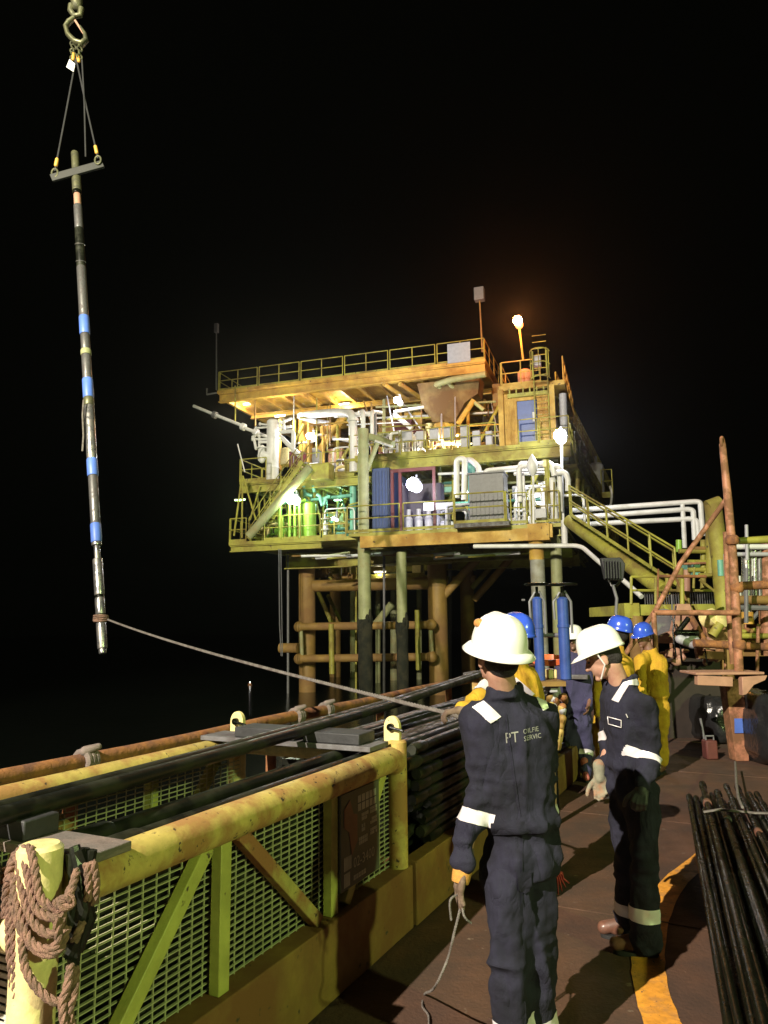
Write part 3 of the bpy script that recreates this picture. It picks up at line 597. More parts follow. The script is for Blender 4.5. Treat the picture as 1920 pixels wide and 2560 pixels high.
# the man nearest the camera, seen from behind
m1, J1, c1, X1 = person('nearest man, back turned, in white full-brim helmet and navy coverall',
    dict(head=(1244, 1640, 2.83), neck=(1262, 1742, 2.88), chest=(1276, 1850, 2.90), waist=(1305, 2068, 2.92), pelvis=(1308, 2140, 2.92),
         shL=(1200, 1784, 2.88), elL=(1196, 1965, 2.88), wrL=(1158, 2165, 2.84), shR=(1352, 1778, 2.98), elR=(1372, 1960, 3.06), wrR=(1378, 2150, 3.02),
         hipL=(1262, 2195, 2.90), knL=(1276, 2410, 2.87), anL=(1292, 2640, 2.90), hipR=(1328, 2195, 2.96), knR=(1334, 2405, 2.96), anR=(1346, 2620, 3.02)),
    -8, 'navy', 'hatw', 0.0095, head_yaw=-22, head_pitch=10, full_brim=True, gl='gloved', bands=(
        ('ring', 'elL', 'wrL', 0.29, 0.46, 0.13), ('ring', 'knL', 'anL', 0.58, 0.78, 0.14), ('ring', 'knR', 'anR', 0.58, 0.78, 0.14), ('ring', 'elR', 'wrR', 0.26, 0.48, 0.13),
        ('poly', [(1180, 1768, 2.78), (1210, 1752, 2.78), (1252, 1793, 2.78), (1226, 1808, 2.78)], 0), ('poly', [(1340, 1744, 2.85), (1357, 1738, 2.85), (1372, 1770, 2.85), (1356, 1778, 2.85)], 0)),
    fold=0.016, curl=(0.35, 0.6), hatpitch=14, slim=0.95, ds=1.11)
def patch(cm, parent, pxs, d, name, m, off=.004, rad=.3):
    ps = [at(x, y, d) for x, y in pxs]; cen = sum(ps, V()) / len(ps); vd = (cen - V((0, 0, CAMZ))).normalized(); pl = []
    for i in range(len(ps)):
        no = (ps[(i + 1) % len(ps)] - ps[i]).cross(vd).normalized(); no = -no if no.dot(ps[i] - cen) < 0 else no; pl.append((ps[i], no))
    q = section(cm, pl, off, lambda c: (c - cen).length < rad)
    if q: q.name = name; link(name, q, MT[m], parent, 0, 0)
patch(X1['cm'], c1, [(1292, 2180), (1326, 2174), (1328, 2222), (1311, 2232), (1294, 2226)], 3.12, 'back_pocket', 'navy', .007)
patch(X1['cm'], c1, [(1236, 2186), (1266, 2190), (1264, 2238), (1250, 2244), (1236, 2234)], 3.12, 'back_pocket', 'navy', .007)
patch(X1['cm'], c1, [(1262, 1785), (1265, 1785), (1302, 2040), (1299, 2040)], 3.12, 'back_seam', 'navy', .004)
patch(X1['cm'], c1, [(1180, 1812), (1360, 1800), (1360, 1804), (1180, 1816)], 3.12, 'yoke_seam', 'navy', .004)
patch(X1['cm'], c1, [(1304, 2080), (1307, 2080), (1304, 2260), (1301, 2260)], 3.12, 'back_seam', 'navy', .004)
patch(X1['cm'], c1, [(1228, 2058), (1366, 2052), (1366, 2080), (1228, 2086)], 3.12, 'waistband', 'navy', .006)
bv = BVHTree.FromPolygons([v.co for v in X1['cm'].vertices], [tuple(p.vertices) for p in X1['cm'].polygons])
def back_text(body, size, px, py, d):
    o = at(px, py, 3.02); text(body, size, o, (X1['lat'] + V((0, 0, 0.10))).normalized(), V((-0.05, 0, 1)), MT['ltext'], c1, 'lettering', bvh=bv, depth=V((0.185, 1, 0)).normalized())
back_text('PT', 0.060, 1262, 1866, 2.7); back_text('OILFIE', 0.027, 1308, 1842, 2.7); back_text('SERVIC', 0.027, 1310, 1860, 2.7)
g = G(); hb, TM = X1['hb'], X1['TM']; pz = at(1187, 1549, 3.10); g.lathe(pz + V((0.016, 0, -0.014)), [(0.006, -0.014), (0.017, -0.012), (0.019, 0), (0.017, 0.010), (0.008, 0.014)], V((0.45, -1, 0.1)), 16)
g.tube([pz + V((0.016, 0, -0.014)), hb + TM @ V((0.02, 0.02, 0.115))], 0.009, 8); g.obj('headlamp', mat('brown_lens', (0.55, 0.26, 0.08), 0.3), X1['hat'])
g = G(); p = J1['wrL']; d = (p - J1['elL']).normalized(); g.tube([p - d * .015, p + d * .005, p + d * .05, p + d * .062], [.034, .040, .037, .034], 16); g.obj('glove_cuff', MT['glove'], m1)
# thin cord hanging from his gloved hand to the deck, red rag in the other
g = G(); a = J1['wrL'] + V((-0.01, -0.01, -0.13)); cpts = [a, at(1136, 2330, 3.13), at(1118, 2400, 3.16), at(1085, 2470, 3.22), atz(1062, 2485, 0.012), atz(1056, 2515, 0.012), atz(1072, 2545, 0.012), atz(1066, 2620, 0.012)]
twisted(g, cpts, 0.0055, 0.03, 5); twisted(g, [a + V((0, 0, 0.03)), at(1126, 2250, 3.1), at(1128, 2300, 3.12)], 0.005, 0.03, 5); twisted(g, [a, at(1160, 2290, 3.1), at(1178, 2308, 3.12)], 0.005, 0.03, 5)
tag(g.obj('cord', MT['tagrope']), 'thin cord dangling from the gloved hand of the nearest man onto the deck', 'cord')
g = G(); a = J1['wrR'] + V((0.02, 0, -0.055)); q0 = at(1368, 2166, 3.30)
for k in range(4): g.tube([q0, q0 + V((0.03 + 0.01 * k, 0, -0.03)), at(1392 + 5 * k, 2196, 3.30), at(1396 + 9 * k, 2238 - 10 * k, 3.30)], [0.012, 0.016, 0.011, 0.004], 7, flat=0.5)
tag(g.obj('rag', MT['redcloth']), 'crumpled red rag in the far hand of the nearest man', 'rag')
# the man walking with bowed head
m2, J2, c2, X2 = person('man with bowed head in white helmet, black coverall and brown shoes beside the orange line',
    dict(head=(1506, 1642, 3.98), neck=(1548, 1712, 4.00), chest=(1562, 1790, 4.0), waist=(1578, 1925, 4.02), pelvis=(1585, 1975, 4.02),
         shL=(1604, 1752, 3.86), elL=(1630, 1868, 3.90), wrL=(1606, 1970, 3.80), shR=(1526, 1746, 4.14), elR=(1528, 1850, 4.16), wrR=(1499, 1936, 4.08),
         hipL=(1602, 2005, 3.94), knL=(1608, 2160, 3.90), anL=(1612, 2350, 3.94), hipR=(1568, 2005, 4.10), knR=(1572, 2160, 4.04), anR=(1578, 2322, 4.14)),
    -72, 'navy', 'hatw', 0.012, head_yaw=-74, head_pitch=-26, gr='gloveg', gl='rubber', bands=(  # black left glove stands in for the shadow over that hand
        ('ring', 'elL', 'wrL', 0.22, 0.40, 0.14), ('ring', 'knL', 'anL', 0.52, 0.70, 0.14), ('ring', 'knR', 'anR', 0.52, 0.68, 0.14), ('ring', 'elR', 'wrR', -0.05, 0.15, 0.12),
        ('poly', [(1534, 1738, 3.9), (1552, 1718, 3.9), (1598, 1700, 3.9), (1602, 1708, 3.9), (1566, 1722, 3.9), (1545, 1748, 3.9)][:0] or [(1530, 1750, 3.9), (1558, 1706, 3.9), (1574, 1712, 3.9), (1547, 1756, 3.9)], 1),
        ('poly', [(1558, 1706, 3.9), (1590, 1696, 3.9), (1606, 1714, 3.9), (1574, 1713, 3.9)], 1)),
    fold=0.016, curl=(1.3, .9), foot=(-78, -80), hatpitch=-18, slim=0.90, ds=1.085, handdir=(None, (0.02, 0.0, -1)))
g = G(); p = [at(x, y, 3.80) for x, y in ((1518, 1793), (1552, 1800), (1552, 1818), (1520, 1810))]
g = G(); hb2, T2, hc2 = X2['hb'], X2['TM'], J2['head']; q0 = hb2 + T2 @ V((-.10, .03, .0)); q1 = at(1512, 1662, 4.23); q2 = at(1503, 1697, 4.27)
g.tube([q0, q1, q2], .005, 6); g.obj('chin_strap', MT['reflect'], X2['hat'])
# the far man in navy with white helmet
person('man in indigo coverall and white helmet beside the tall blue cylinders',
    dict(head=(1441, 1600, 8.6), neck=(1446, 1636, 8.6), chest=(1450, 1680, 8.6), waist=(1449, 1778, 8.6), pelvis=(1449, 1808, 8.6),
         shL=(1484, 1656, 8.6), elL=(1488, 1712, 8.6), wrL=(1478, 1765, 8.4), shR=(1412, 1652, 8.6), elR=(1406, 1705, 8.5), wrR=(1402, 1752, 8.2),
         hipL=(1466, 1818, 8.6), knL=(1472, 1880, 8.6), anL=(1470, 1932, 8.5), hipR=(1432, 1818, 8.6), knR=(1428, 1875, 8.6), anR=(1420, 1928, 8.5)),
    190, 'navyb', 'hatw', 0.02, ds=1.03, slim=1.12, dx=-7, head_yaw=205, skin='skind', boots='bootp', bands=(('ring', 'knL', 'anL', -0.02, 0.2, 0.2), ('ring', 'knR', 'anR', -0.02, 0.2, 0.2)), fold=0.012)
person('man in yellow with tilted blue helmet, mostly hidden behind the bowed man in black',
    dict(head=(1546, 1582, 7.9), neck=(1540, 1626, 7.9), chest=(1534, 1680, 7.9), waist=(1524, 1785, 7.9), pelvis=(1522, 1815, 7.9),
         shL=(1502, 1655, 7.9), elL=(1492, 1725, 7.8), wrL=(1494, 1790, 7.8), shR=(1566, 1652, 7.9), elR=(1572, 1720, 7.9), wrR=(1568, 1780, 7.9),
         hipL=(1508, 1830, 7.9), knL=(1510, 1890, 7.9), anL=(1512, 1955, 7.9), hipR=(1540, 1830, 7.9), knR=(1542, 1890, 7.9), anR=(1542, 1955, 7.9)),
    -15, 'ycloth', 'hatb', 0.02, head_yaw=-60, head_pitch=14, skin='skind', bands=())
person('man in yellow coverall and blue helmet standing beside the orange boom stand',
    dict(head=(1609, 1593, 9.1), neck=(1624, 1628, 9.1), chest=(1628, 1668, 9.1), waist=(1636, 1745, 9.1), pelvis=(1638, 1770, 9.1),
         shL=(1600, 1648, 8.9), elL=(1604, 1710, 8.9), wrL=(1606, 1755, 8.8), shR=(1650, 1648, 9.2), elR=(1660, 1710, 9.2), wrR=(1656, 1765, 9.1),
         hipL=(1624, 1782, 9.1), knL=(1630, 1838, 9.1), anL=(1634, 1900, 9.1), hipR=(1650, 1782, 9.1), knR=(1652, 1838, 9.1), anR=(1654, 1900, 9.1)),
    215, 'ycloth', 'hatb', 0.02, head_yaw=235, head_pitch=-8, skin='skind', bands=())
m6, J6, c6, X6 = person('man in yellow and blue helmet hauling the tag line behind the nearest man',
    dict(head=(1290, 1600, 4.95), neck=(1285, 1660, 4.95), chest=(1290, 1730, 4.95), waist=(1298, 1880, 4.95), pelvis=(1300, 1915, 4.95),
         shL=(1242, 1700, 4.85), elL=(1196, 1752, 4.65), wrL=(1152, 1778, 4.5), shR=(1325, 1690, 5.05), elR=(1342, 1770, 5.0), wrR=(1280, 1800, 4.8),
         hipL=(1282, 1940, 4.95), knL=(1290, 2060, 4.95), anL=(1292, 2180, 4.95), hipR=(1318, 1940, 4.95), knR=(1325, 2060, 4.98), anR=(1330, 2180, 5.0)),
    -30, 'ycloth', 'hatb', 0.016, head_yaw=-30, head_pitch=6, skin='skind', gl='gloved', gr='gloved', curl=(1.25, 1.0), handdir=((-1, 0.05, -0.05), None),
    bands=(('ring', 'shL', 'elL', 0.5, 0.85, 0.11), ('poly', [(1278, 1702, 4.8), (1290, 1694, 4.8), (1336, 1735, 4.8), (1326, 1742, 4.8)], 0)))
# name tags with a stitched outline
def outline(pxs, d, parent, nm='name_tag'):
    g = G(); ps = [at(x, y, d) for x, y in pxs]
    for i in range(4): g.tube([ps[i], ps[(i + 1) % 4]], 0.0022, 6)
    return g, ps
def on_surface(cm, px, py):
    b = BVHTree.FromPolygons([v.co for v in cm.vertices], [tuple(p.vertices) for p in cm.polygons]); o, r = ray(px, py); r = r.normalized(); h = b.ray_cast(o, r)
    return (h[0] - r * 0.010) if h[0] else at(px, py, 3.85)
cs = [(1519, 1792), (1553, 1801), (1553, 1819), (1521, 1810)]; g = G(); ps = []
for i in range(4):
    for k in range(5): t = k / 5; a_, b_ = cs[i], cs[(i + 1) % 4]; ps.append(on_surface(X2['cm'], a_[0] + (b_[0] - a_[0]) * t, a_[1] + (b_[1] - a_[1]) * t))
g.tube(ps, 0.0026, 6, closed=True); g.obj('name_tag', MT['reflect'], c2)
g = G(); q = on_surface(X2['cm'], 1565, 1785); g.beam(q, on_surface(X2['cm'], 1569, 1794), 0.006, 0.003); g.obj('pen', MT['reflect'], c2)

# ------------------------------------------------------------------ suspended tool, crane hook, tag line
TB, TT = at(257, 1634, 9.6), at(187, 382, 11.6); td = (TB - TT); TL = td.length; td.normalize()
def tp(py):
    o, r = ray(222, py); n = (CM.to_3x3() @ V((1, 0, 0))).cross(r); return TT + td * ((o - TT).dot(n) / td.dot(n))
tool = thing('suspended_tool_string', 'long jointed steel downhole tool with blue bands hanging vertically from the crane', 'drilling tool', TB)
segs = [(382, 425, 0.062, 'hook'), (425, 478, 0.072, 'hook'), (478, 486, 0.076, 'blacksteel'), (486, 514, 0.056, 'pink'), (514, 572, 0.066, 'toolsteel'), (572, 668, 0.068, 'black'), (668, 792, 0.070, 'toolsteel'), (792, 836, 0.076, 'tape'),
        (836, 875, 0.066, 'toolsteel'), (875, 888, 0.076, 'leg'), (888, 948, 0.068, 'toolsteel'), (948, 995, 0.076, 'tape'), (995, 1015, 0.074, 'hook'), (1015, 1148, 0.070, 'chrome'), (1148, 1190, 0.074, 'tape'), (1190, 1310, 0.064, 'toolsteel'),
        (1310, 1356, 0.071, 'tape'), (1356, 1364, 0.066, 'chrome'), (1364, 1398, 0.040, 'chrome'), (1398, 1488, 0.064, 'chrome'), (1488, 1495, 0.058, 'blacksteel'), (1495, 1536, 0.062, 'chrome'), (1536, 1553, 0.045, 'hook'), (1553, 1622, 0.062, 'chrome'), (1622, 1634, 0.048, 'chrome')]
for (a, b, r, m_) in segs:
    g = G(); pa, pb = tp(a), tp(b); g.tube([pa, pa + td * 0.012, pb - td * 0.012, pb], [r * 0.94, r, r, r * 0.94], 20)
    g.obj('blue_band' if m_ == 'tape' else 'tool_joint', MT[m_], tool)
for y in (612, 655): g = G(); g.tube([tp(y) + V((0.07 * math.cos(a), 0.07 * math.sin(a), 0.012 * math.sin(a))) for a in [2 * math.pi * q / 14 for q in range(14)]], 0.010, 6, closed=True); g.obj('clamp_ring', MT['chrome'], tool)
g = G(); c0 = tp(1545)
for k in range(4): g.tube([c0 + V((0.085 * math.cos(a), 0.085 * math.sin(a), 0.018 * k - 0.03 + 0.01 * math.sin(a + k))) for a in [2 * math.pi * q / 16 for q in range(16)]], 0.013, 7, closed=True)
tag(g.obj('rope_hitch', MT['rope']), 'turns of rope hitched round the lower end of the suspended tool', 'rope')
g = G(); a0, a1 = at(209, 1000, 10.3), at(206, 1128, 10.2); g.tube([a0, a0.lerp(a1, .3) + V((-0.01, 0, 0)), a0.lerp(a1, .7) + V((0.01, 0, 0)), a1], 0.012, 6); tag(g.obj('frayed_line', MT['tagrope']), 'short frayed line hanging alongside the middle of the suspended tool', 'line')
SB0, SB1 = at(128, 446, 11.35), at(258, 410, 11.5)
g = G(); g.beam(SB0, SB1, 0.05, 0.13); sb = tag(g.obj('lifting_beam', mat('dark_lifting_beam', (0.02, 0.021, 0.017), 0.6), None, 0.008), 'short dark lifting beam across the top of the suspended tool', 'lifting beam')
sl = thing('wire_sling', 'pair of wire slings with orange ferrules running from the hook down to the lifting beam', 'sling', at(190, 150, 11.4))
apex = at(190, 148, 11.4)
for (q, f) in ((at(137, 428, 11.35), 392), (at(245, 396, 11.45), 362)):
    g = G(); g.tube([apex + V((0.0, 0, 0.02)), apex.lerp(q, 0.5) + V((0, 0, -0.01)), q], 0.014, 6); g.obj('wire', MT['rubber'], sl)
    d = (q - apex).normalized(); g = G(); g.cap(q - d * 0.22, 0.028, q - d * 0.11, 0.030); g.obj('ferrule', MT['clip'], sl)
    g = G(); g.tube([q + V((0.05 * math.cos(a), 0, 0.075 * math.sin(a) - 0.03)) for a in [2 * math.pi * k / 14 for k in range(14)]], 0.016, 8, closed=True); g.obj('shackle', MT['hook'], sl)
g = G(); g.tube([at(205, 150, 11.4), at(211, 260, 11.4), at(214, 392, 11.5)], 0.013, 6); g.obj('tail_wire', MT['rubber'], sl)
g = G(); g.cap(apex + V((-0.05, 0, 0.1)), 0.026, apex + V((-0.05, 0, -0.0)), 0.028); g.cap(apex + V((0.03, 0, 0.05)), 0.028, apex + V((0.05, 0, -0.04)), 0.028); g.obj('ferrule', MT['clip'], sl)
tq = [at(x, y, 11.35) for x, y in ((174, 148), (188, 160), (184, 180), (166, 168))]; g = G(); g.plate(tq, 0.01, (0, 1, 0)); g.obj('tag', MT['white'], sl)
hk = thing('crane_hook', 'greasy crane hook with swivel block at the top, carrying the slings', 'crane hook', at(190, 60, 11.4))
g = G(); hp = [(186, 44), (172, 55), (164, 66), (170, 86), (188, 105), (205, 110), (215, 100), (212, 84), (200, 66), (190, 54)]
g.tube([at(x, y, 11.4) for x, y in hp[:9]], [0.05, 0.06, 0.055, 0.06, 0.075, 0.075, 0.06, 0.045, 0.03], 14, flat=0.7); g.obj('hook_body', MT['hook'], hk)
g = G(); g.beam(at(188, 52, 11.4), at(210, 86, 11.4), 0.05, 0.03); g.obj('latch', MT['pink'], hk)
g = G(); g.tube([at(x, y, 11.4) for x, y in ((178, 12), (176, 26), (186, 40), (200, 38), (203, 20))], 0.05, 12); g.obj('shackle', MT['hook'], hk)
g = G(); g.cap(at(190, -30, 11.4), 0.12, at(192, 14, 11.4), 0.09); g.obj('swivel', MT['hook'], hk)
g = G(); g.tube([at(190, -30, 11.4), at(190, -30, 11.4) + V((0, 0, 6))], 0.02, 8); g.obj('hoist_wire', MT['blacksteel'], hk)
g = G()
for k in range(5): g.tube([at(180 + 4 * (k % 2) , 108 + 9 * k, 11.4) + V((0.03 * math.cos(a), 0.03 * (k % 2) * math.cos(a), 0.035 * math.sin(a))) for a in [2 * math.pi * q / 10 for q in range(10)]], 0.014, 6, closed=True)
for k in range(4): g.tube([at(199, 112 + 10 * k, 11.4) + V((0.03 * math.cos(a) * (k % 2), 0.03 * math.cos(a), 0.04 * math.sin(a))) for a in [2 * math.pi * q / 10 for q in range(10)]], 0.015, 6, closed=True)
g.obj('chain', MT['hook'], hk)
g = G(); a, b = tp(1549) + V((0.09, 0, 0)), J6['wrL'] + V((-0.08, 0.0, -0.01)); n = 26; pts = []
for i in range(n + 1): t = i / n; pts.append(a.lerp(b, t) + V((0, 0, -0.055 * 4 * t * (1 - t) * (1 - 0.3 * t))))
pts += [J6['wrL'] + V((0.03, -0.03, -0.05)), J6['wrL'].lerp(J6['wrR'], 0.5) + V((0, -0.03, -0.09)), J6['wrR'] + V((0, 0, -0.03))]
twisted(g, pts, 0.013, 0.09, 6); tag(g.obj('tag_line', MT['tagrope']), 'grey rope pulled tight from the suspended tool to the glove of the hauling man', 'rope')

# ------------------------------------------------------------------ offshore platform
AN = R(90 + 18)
PF = Frame(5.75, 28.0, AN)            # u: along the front to the right, w: negative = deeper. deeper coordinate b = -w
OP = thing('offshore_platform', 'yellow steel offshore platform on tubular legs with three decks, lamps lit at night', 'platform', PF.P(-6, -4, -1.5))
def pz(px, py, b): return PF.pix(px, py, -b)                     # -> (a, z)
def PP(px, py, b): a, z = pz(px, py, b); return PF.P(a, -b, z)
def pbox(name, x0, y0, x1, y1, b, dep, m, parent=OP, bev=0):
    a0, z1 = pz(x0, y0, b); a1, z0 = pz(x1, y1, b); g = G(); g.box(PF, a0, a1, -b - dep, -b, z0, z1); return g.obj(name, MT[m] if isinstance(m, str) else m, parent, bev)
def abox(name, a0, a1, b0, b1, z0, z1, m, parent=OP): g = G(); g.box(PF, a0, a1, -b1, -b0, z0, z1); return g.obj(name, MT[m], parent)
def ptube(name, pts, r, m, parent=OP, n=10, bend=None):
    ps = [PP(*p) for p in pts]
    if bend:                                                       # rounded elbows
        q = [ps[0]]
        for i in range(1, len(ps) - 1):
            a = (ps[i - 1] - ps[i]); b = (ps[i + 1] - ps[i]); ra = min(bend, a.length / 2, b.length / 2); a.normalize(); b.normalize()
            for t in (0, .25, .5, .75, 1): q.append((ps[i] + a * ra * (1 - t) ** 2 + b * ra * t ** 2))
        ps = q + [ps[-1]]
    g = G(); g.tube(ps, r, n); return g.obj(name, MT[m], parent)
def hrail(name, a0, b0, a1, b1, z, m='olive', h=1.1, sp=1.6, parent=OP, r=0.028, z1=None, toe=True):
    g = G(); p = PF.P(a0, -b0, z); q = PF.P(a1, -b1, z if z1 is None else z1); L = (q - p).length; n = max(1, round(L / sp))
    for i in range(n + 1): c = p.lerp(q, i / n); g.tube([c, c + V((0, 0, h))], r, 6)
    for k in (0.52, 1.0): g.tube([p + V((0, 0, h * k)), q + V((0, 0, h * k))], r * 0.9, 6)
    if toe: g.beam(p + V((0, 0, 0.06)), q + V((0, 0, 0.06)), 0.012, 0.11)
    return g.obj(name, MT[m], parent)
Z1 = pz(1340, 1310, 0)[1]; Z2 = pz(1320, 1116, 3.5)[1]; Z3 = pz(1205, 897, 7)[1]
aR = pz(1213, 897, 7)[0]; aL = pz(543, 966, 7)[0]
# roof deck
abox('roof_deck', aL, aR, 7, 19, Z3 - 0.16, Z3, 'ochre')
def ibeam(name, a0, a1, b0, b1, z1, h, w, m):
    g = G()
    if abs(a1 - a0) > abs(b1 - b0):
        g.box(PF, a0, a1, -b0 - w / 2, -b0 + w / 2, z1 - 0.05, z1); g.box(PF, a0, a1, -b0 - w / 2, -b0 + w / 2, z1 - h, z1 - h + 0.05); g.box(PF, a0 + .01, a1 - .01, -b0 - 0.02, -b0 + 0.02, z1 - h + 0.052, z1 - 0.052)
    else:
        g.box(PF, a0 - w / 2, a0 + w / 2, -b1, -b0, z1 - 0.05, z1); g.box(PF, a0 - w / 2, a0 + w / 2, -b1, -b0, z1 - h, z1 - h + 0.05); g.box(PF, a0 - 0.02, a0 + 0.02, -b1 + .01, -b0 - .01, z1 - h + 0.052, z1 - 0.052)
    return g.obj(name, MT[m], OP)
ibeam('edge_beam', aL + 0.05, aR - 0.05, 7.2, 7.2, Z3 - 0.165, 0.50, 0.3, 'ochre')
for b in (10.5, 14.5, 18.8): ibeam('girder', aL + 0.3, aR - 0.3, b, b, Z3 - 0.47, 0.30, 0.25, 'ochre')
for i in range(14):
    a = aL + 0.15 + (aR - aL - 0.3) * i / 13; ibeam('joist', a, a, 7.4, 18.9, Z3 - 0.165, 0.30, 0.16, 'ochre')
na = 6
for i in range(na):
    a0 = aL + (aR - aL) * i / na + 0.06; a1 = aL + (aR - aL) * (i + 1) / na - 0.06; hrail('handrail', a0, 7.05, a1, 7.05, Z3)
for i in range(4): hrail('handrail', aR - 0.05, 7.2 + i * 2.9, aR - 0.05, 9.9 + i * 2.9, Z3, 'ochre'); hrail('handrail', aL + 0.05, 7.2 + i * 2.9, aL + 0.05, 9.9 + i * 2.9, Z3)
pbox('notice_board', 1118, 861, 1176, 902, 6.95, 0.03, 'ltblue')
# lamp masts on the roof edge
def mast(px, ytop, ybot, b, label, head=(0.45, 0.35, 0.3), lean=0):
    p = PP(px, ybot, b); q = PP(px + lean, ytop, b); t = thing('lamp_mast', label, 'lamp mast', p)
    g = G(); g.tube([p, q], [0.05, 0.035], 8); g.obj('pole', MT['brown'] if lean else MT['grey'], t)
    g = G(); u = PF.u; g.plate([q + u * x + V((0, 0, z)) for x, z in ((-head[0] / 2, 0), (head[0] / 2, 0), (head[0] / 2, head[2]), (-head[0] / 2, head[2]))], head[1], -PF.w); g.obj('lamp_head', MT['grey'], t, 0.02); return t
mast(541, 832, 975, 7.1, 'thin grey unlit lamp mast on the far left corner of the roof', (0.22, 0.2, 0.55))
mast(1206, 752, 880, 7.1, 'brown mast with boxy unlit floodlight on the roof corner near the orange lamp', (0.5, 0.4, 0.68), -7)
g = G(); p = PP(541, 982, 7.0); q = PP(517, 986, 7.0); g.tube([p, q, q + V((0, 0, 0.35))], 0.05, 6); g.obj('bracket', MT['grey'], OP)
# stair tower with the blue door
bT = 3.6
aT0 = pz(1253, 1000, bT)[0]; aT1 = pz(1384, 1000, bT)[0]; ZT = pz(1320, 958, bT)[1]
abox('tower_deck', aT0 - 0.1, aT1 + 0.5, bT, bT + 5.5, ZT - 0.22, ZT, 'ochre')
g = G(); dx0, dz1 = pz(1291, 1003, bT); dx1, dz0 = pz(1347, 1111, bT); zt = pz(1320, 985, bT)[1]
g.box(PF, aT0, dx0, -bT - 0.12, -bT, Z2, zt); g.box(PF, dx1, aT1, -bT - 0.12, -bT, Z2, zt); g.box(PF, dx0, dx1, -bT - 0.119, -bT, dz1, zt); g.box(PF, dx0, dx1, -bT - 0.119, -bT, Z2, dz0)
g.box(PF, aT1 - 0.12, aT1 - 0.002, -bT - 4.5, -bT - 0.121, Z2, zt); g.box(PF, aT0 + .002, aT0 + 0.12, -bT - 4.5, -bT - 0.121, Z2, zt); g.box(PF, aT0, aT1, -bT - 4.6, -bT - 0.001, zt + .001, zt + 0.08)
g.obj('cabin_wall', MT['ochre'], OP)
g = G()
for x in (1258, 1264, 1270, 1277, 1284, 1355, 1362, 1369, 1377): a = pz(x, 1050, bT)[0]; g.box(PF, a - 0.02, a + 0.02, -bT + 0.002, -bT + 0.05, Z2, zt - 0.02)
g.obj('cladding_ribs', MT['ochre'], OP)
g = G(); g.box(PF, dx0 + 0.02, dx1 - 0.02, -bT - 0.08, -bT - 0.02, dz0 + 0.01, dz1 - 0.02); dr = g.obj('door', MT['door'], OP)
a0, z1 = pz(1331, 1030, bT); a1, z0 = pz(1340, 1052, bT); g = G(); g.box(PF, a0, a1, -bT - 0.019, -bT - 0.012, z0, z1); g.obj('paper_notice', MT['white'], dr)
g = G(); a0, z1 = pz(1296, 1062, bT); g.tube([PF.P(a0, -bT + 0.0, z1), PF.P(a0, -bT + 0.05, z1), PF.P(a0, -bT + 0.05, z1 - 0.15)], 0.012, 6); g.obj('handle', MT['chrome'], dr)
for x in (1253, 1381): a = pz(x, 1000, bT)[0]; g = G(); g.box(PF, a - 0.1, a + 0.12, -bT + 0.06, -bT + 0.28, Z2, ZT - 0.25); g.obj('column', MT['ochre'], OP)
g = G(); g.box(PF, aT0 + .3, aT1, -bT + 0.01, -bT + 0.15, ZT - 0.62, ZT - 0.45)
for i in range(7): a = aT0 + 0.4 + i * (aT1 - aT0 - .5) / 6; g.box(PF, a - .03, a + .03, -bT + 0.02, -bT + 0.14, ZT - 0.44, ZT - 0.23)
g.obj('truss', MT['olive'], OP)
hrail('handrail', aT0 + 0.05, bT + .05, aT0 + 1.75, bT + .05, ZT, 'ochre', sp=0.9)
for i in range(5): hrail('handrail', aT1 + 0.45, bT + 0.1 + i * 1.3, aT1 + 0.45, bT + 1.3 + i * 1.3, ZT, 'ochre')
hrail('handrail', aT0, bT + 0.1, aT0, bT + 3, ZT, 'ochre')
g = G(); lc, lz = pz(1352, 925, bT - .1)                            # caged ladder
for s_ in (-0.3, 0.3): g.tube([PF.P(lc + s_, -bT + 0.35, Z2 + 0.2), PF.P(lc + s_, -bT + 0.35, ZT + 1.3)], 0.03, 6)
for i in range(16): z = Z2 + 0.4 + i * 0.3; g.tube([PF.P(lc - 0.3, -bT + 0.35, z), PF.P(lc + 0.3, -bT + 0.35, z)], 0.018, 5)
for z in (ZT + 0.0, ZT + 0.65, ZT + 1.25): g.tube([PF.P(lc + 0.42 * math.cos(t), -bT + 0.35 + 0.55 * math.sin(t), z) for t in [math.pi * k / 8 for k in range(9)]], 0.025, 6)
for k in (1, 2, 4, 6, 7): t = math.pi * k / 8; g.tube([PF.P(lc + 0.42 * math.cos(t), -bT + 0.35 + 0.55 * math.sin(t), ZT), PF.P(lc + 0.42 * math.cos(t), -bT + 0.35 + 0.55 * math.sin(t), ZT + 1.25)], 0.018, 5)
g.obj('caged_ladder', MT['olive'], OP)
ta, tz = pz(1312, 925, bT + 1.2); t = thing('roof_tank', 'small pink upright drum on the door tower roof under the orange lamp', 'tank', PF.P(ta, -bT - 1.2, ZT))
g = G(); g.lathe(PF.P(ta, -bT - 1.2, ZT), [(0.30, 0.0), (0.34, 0.05), (0.34, 0.9), (0.25, 1.02), (0.05, 1.06)], n=18); g.obj('shell', MT['pink'], t)
bx = pbox('junction_box', 1333, 890, 1352, 912, bT - 0.2, 0.3, 'ltgrey')
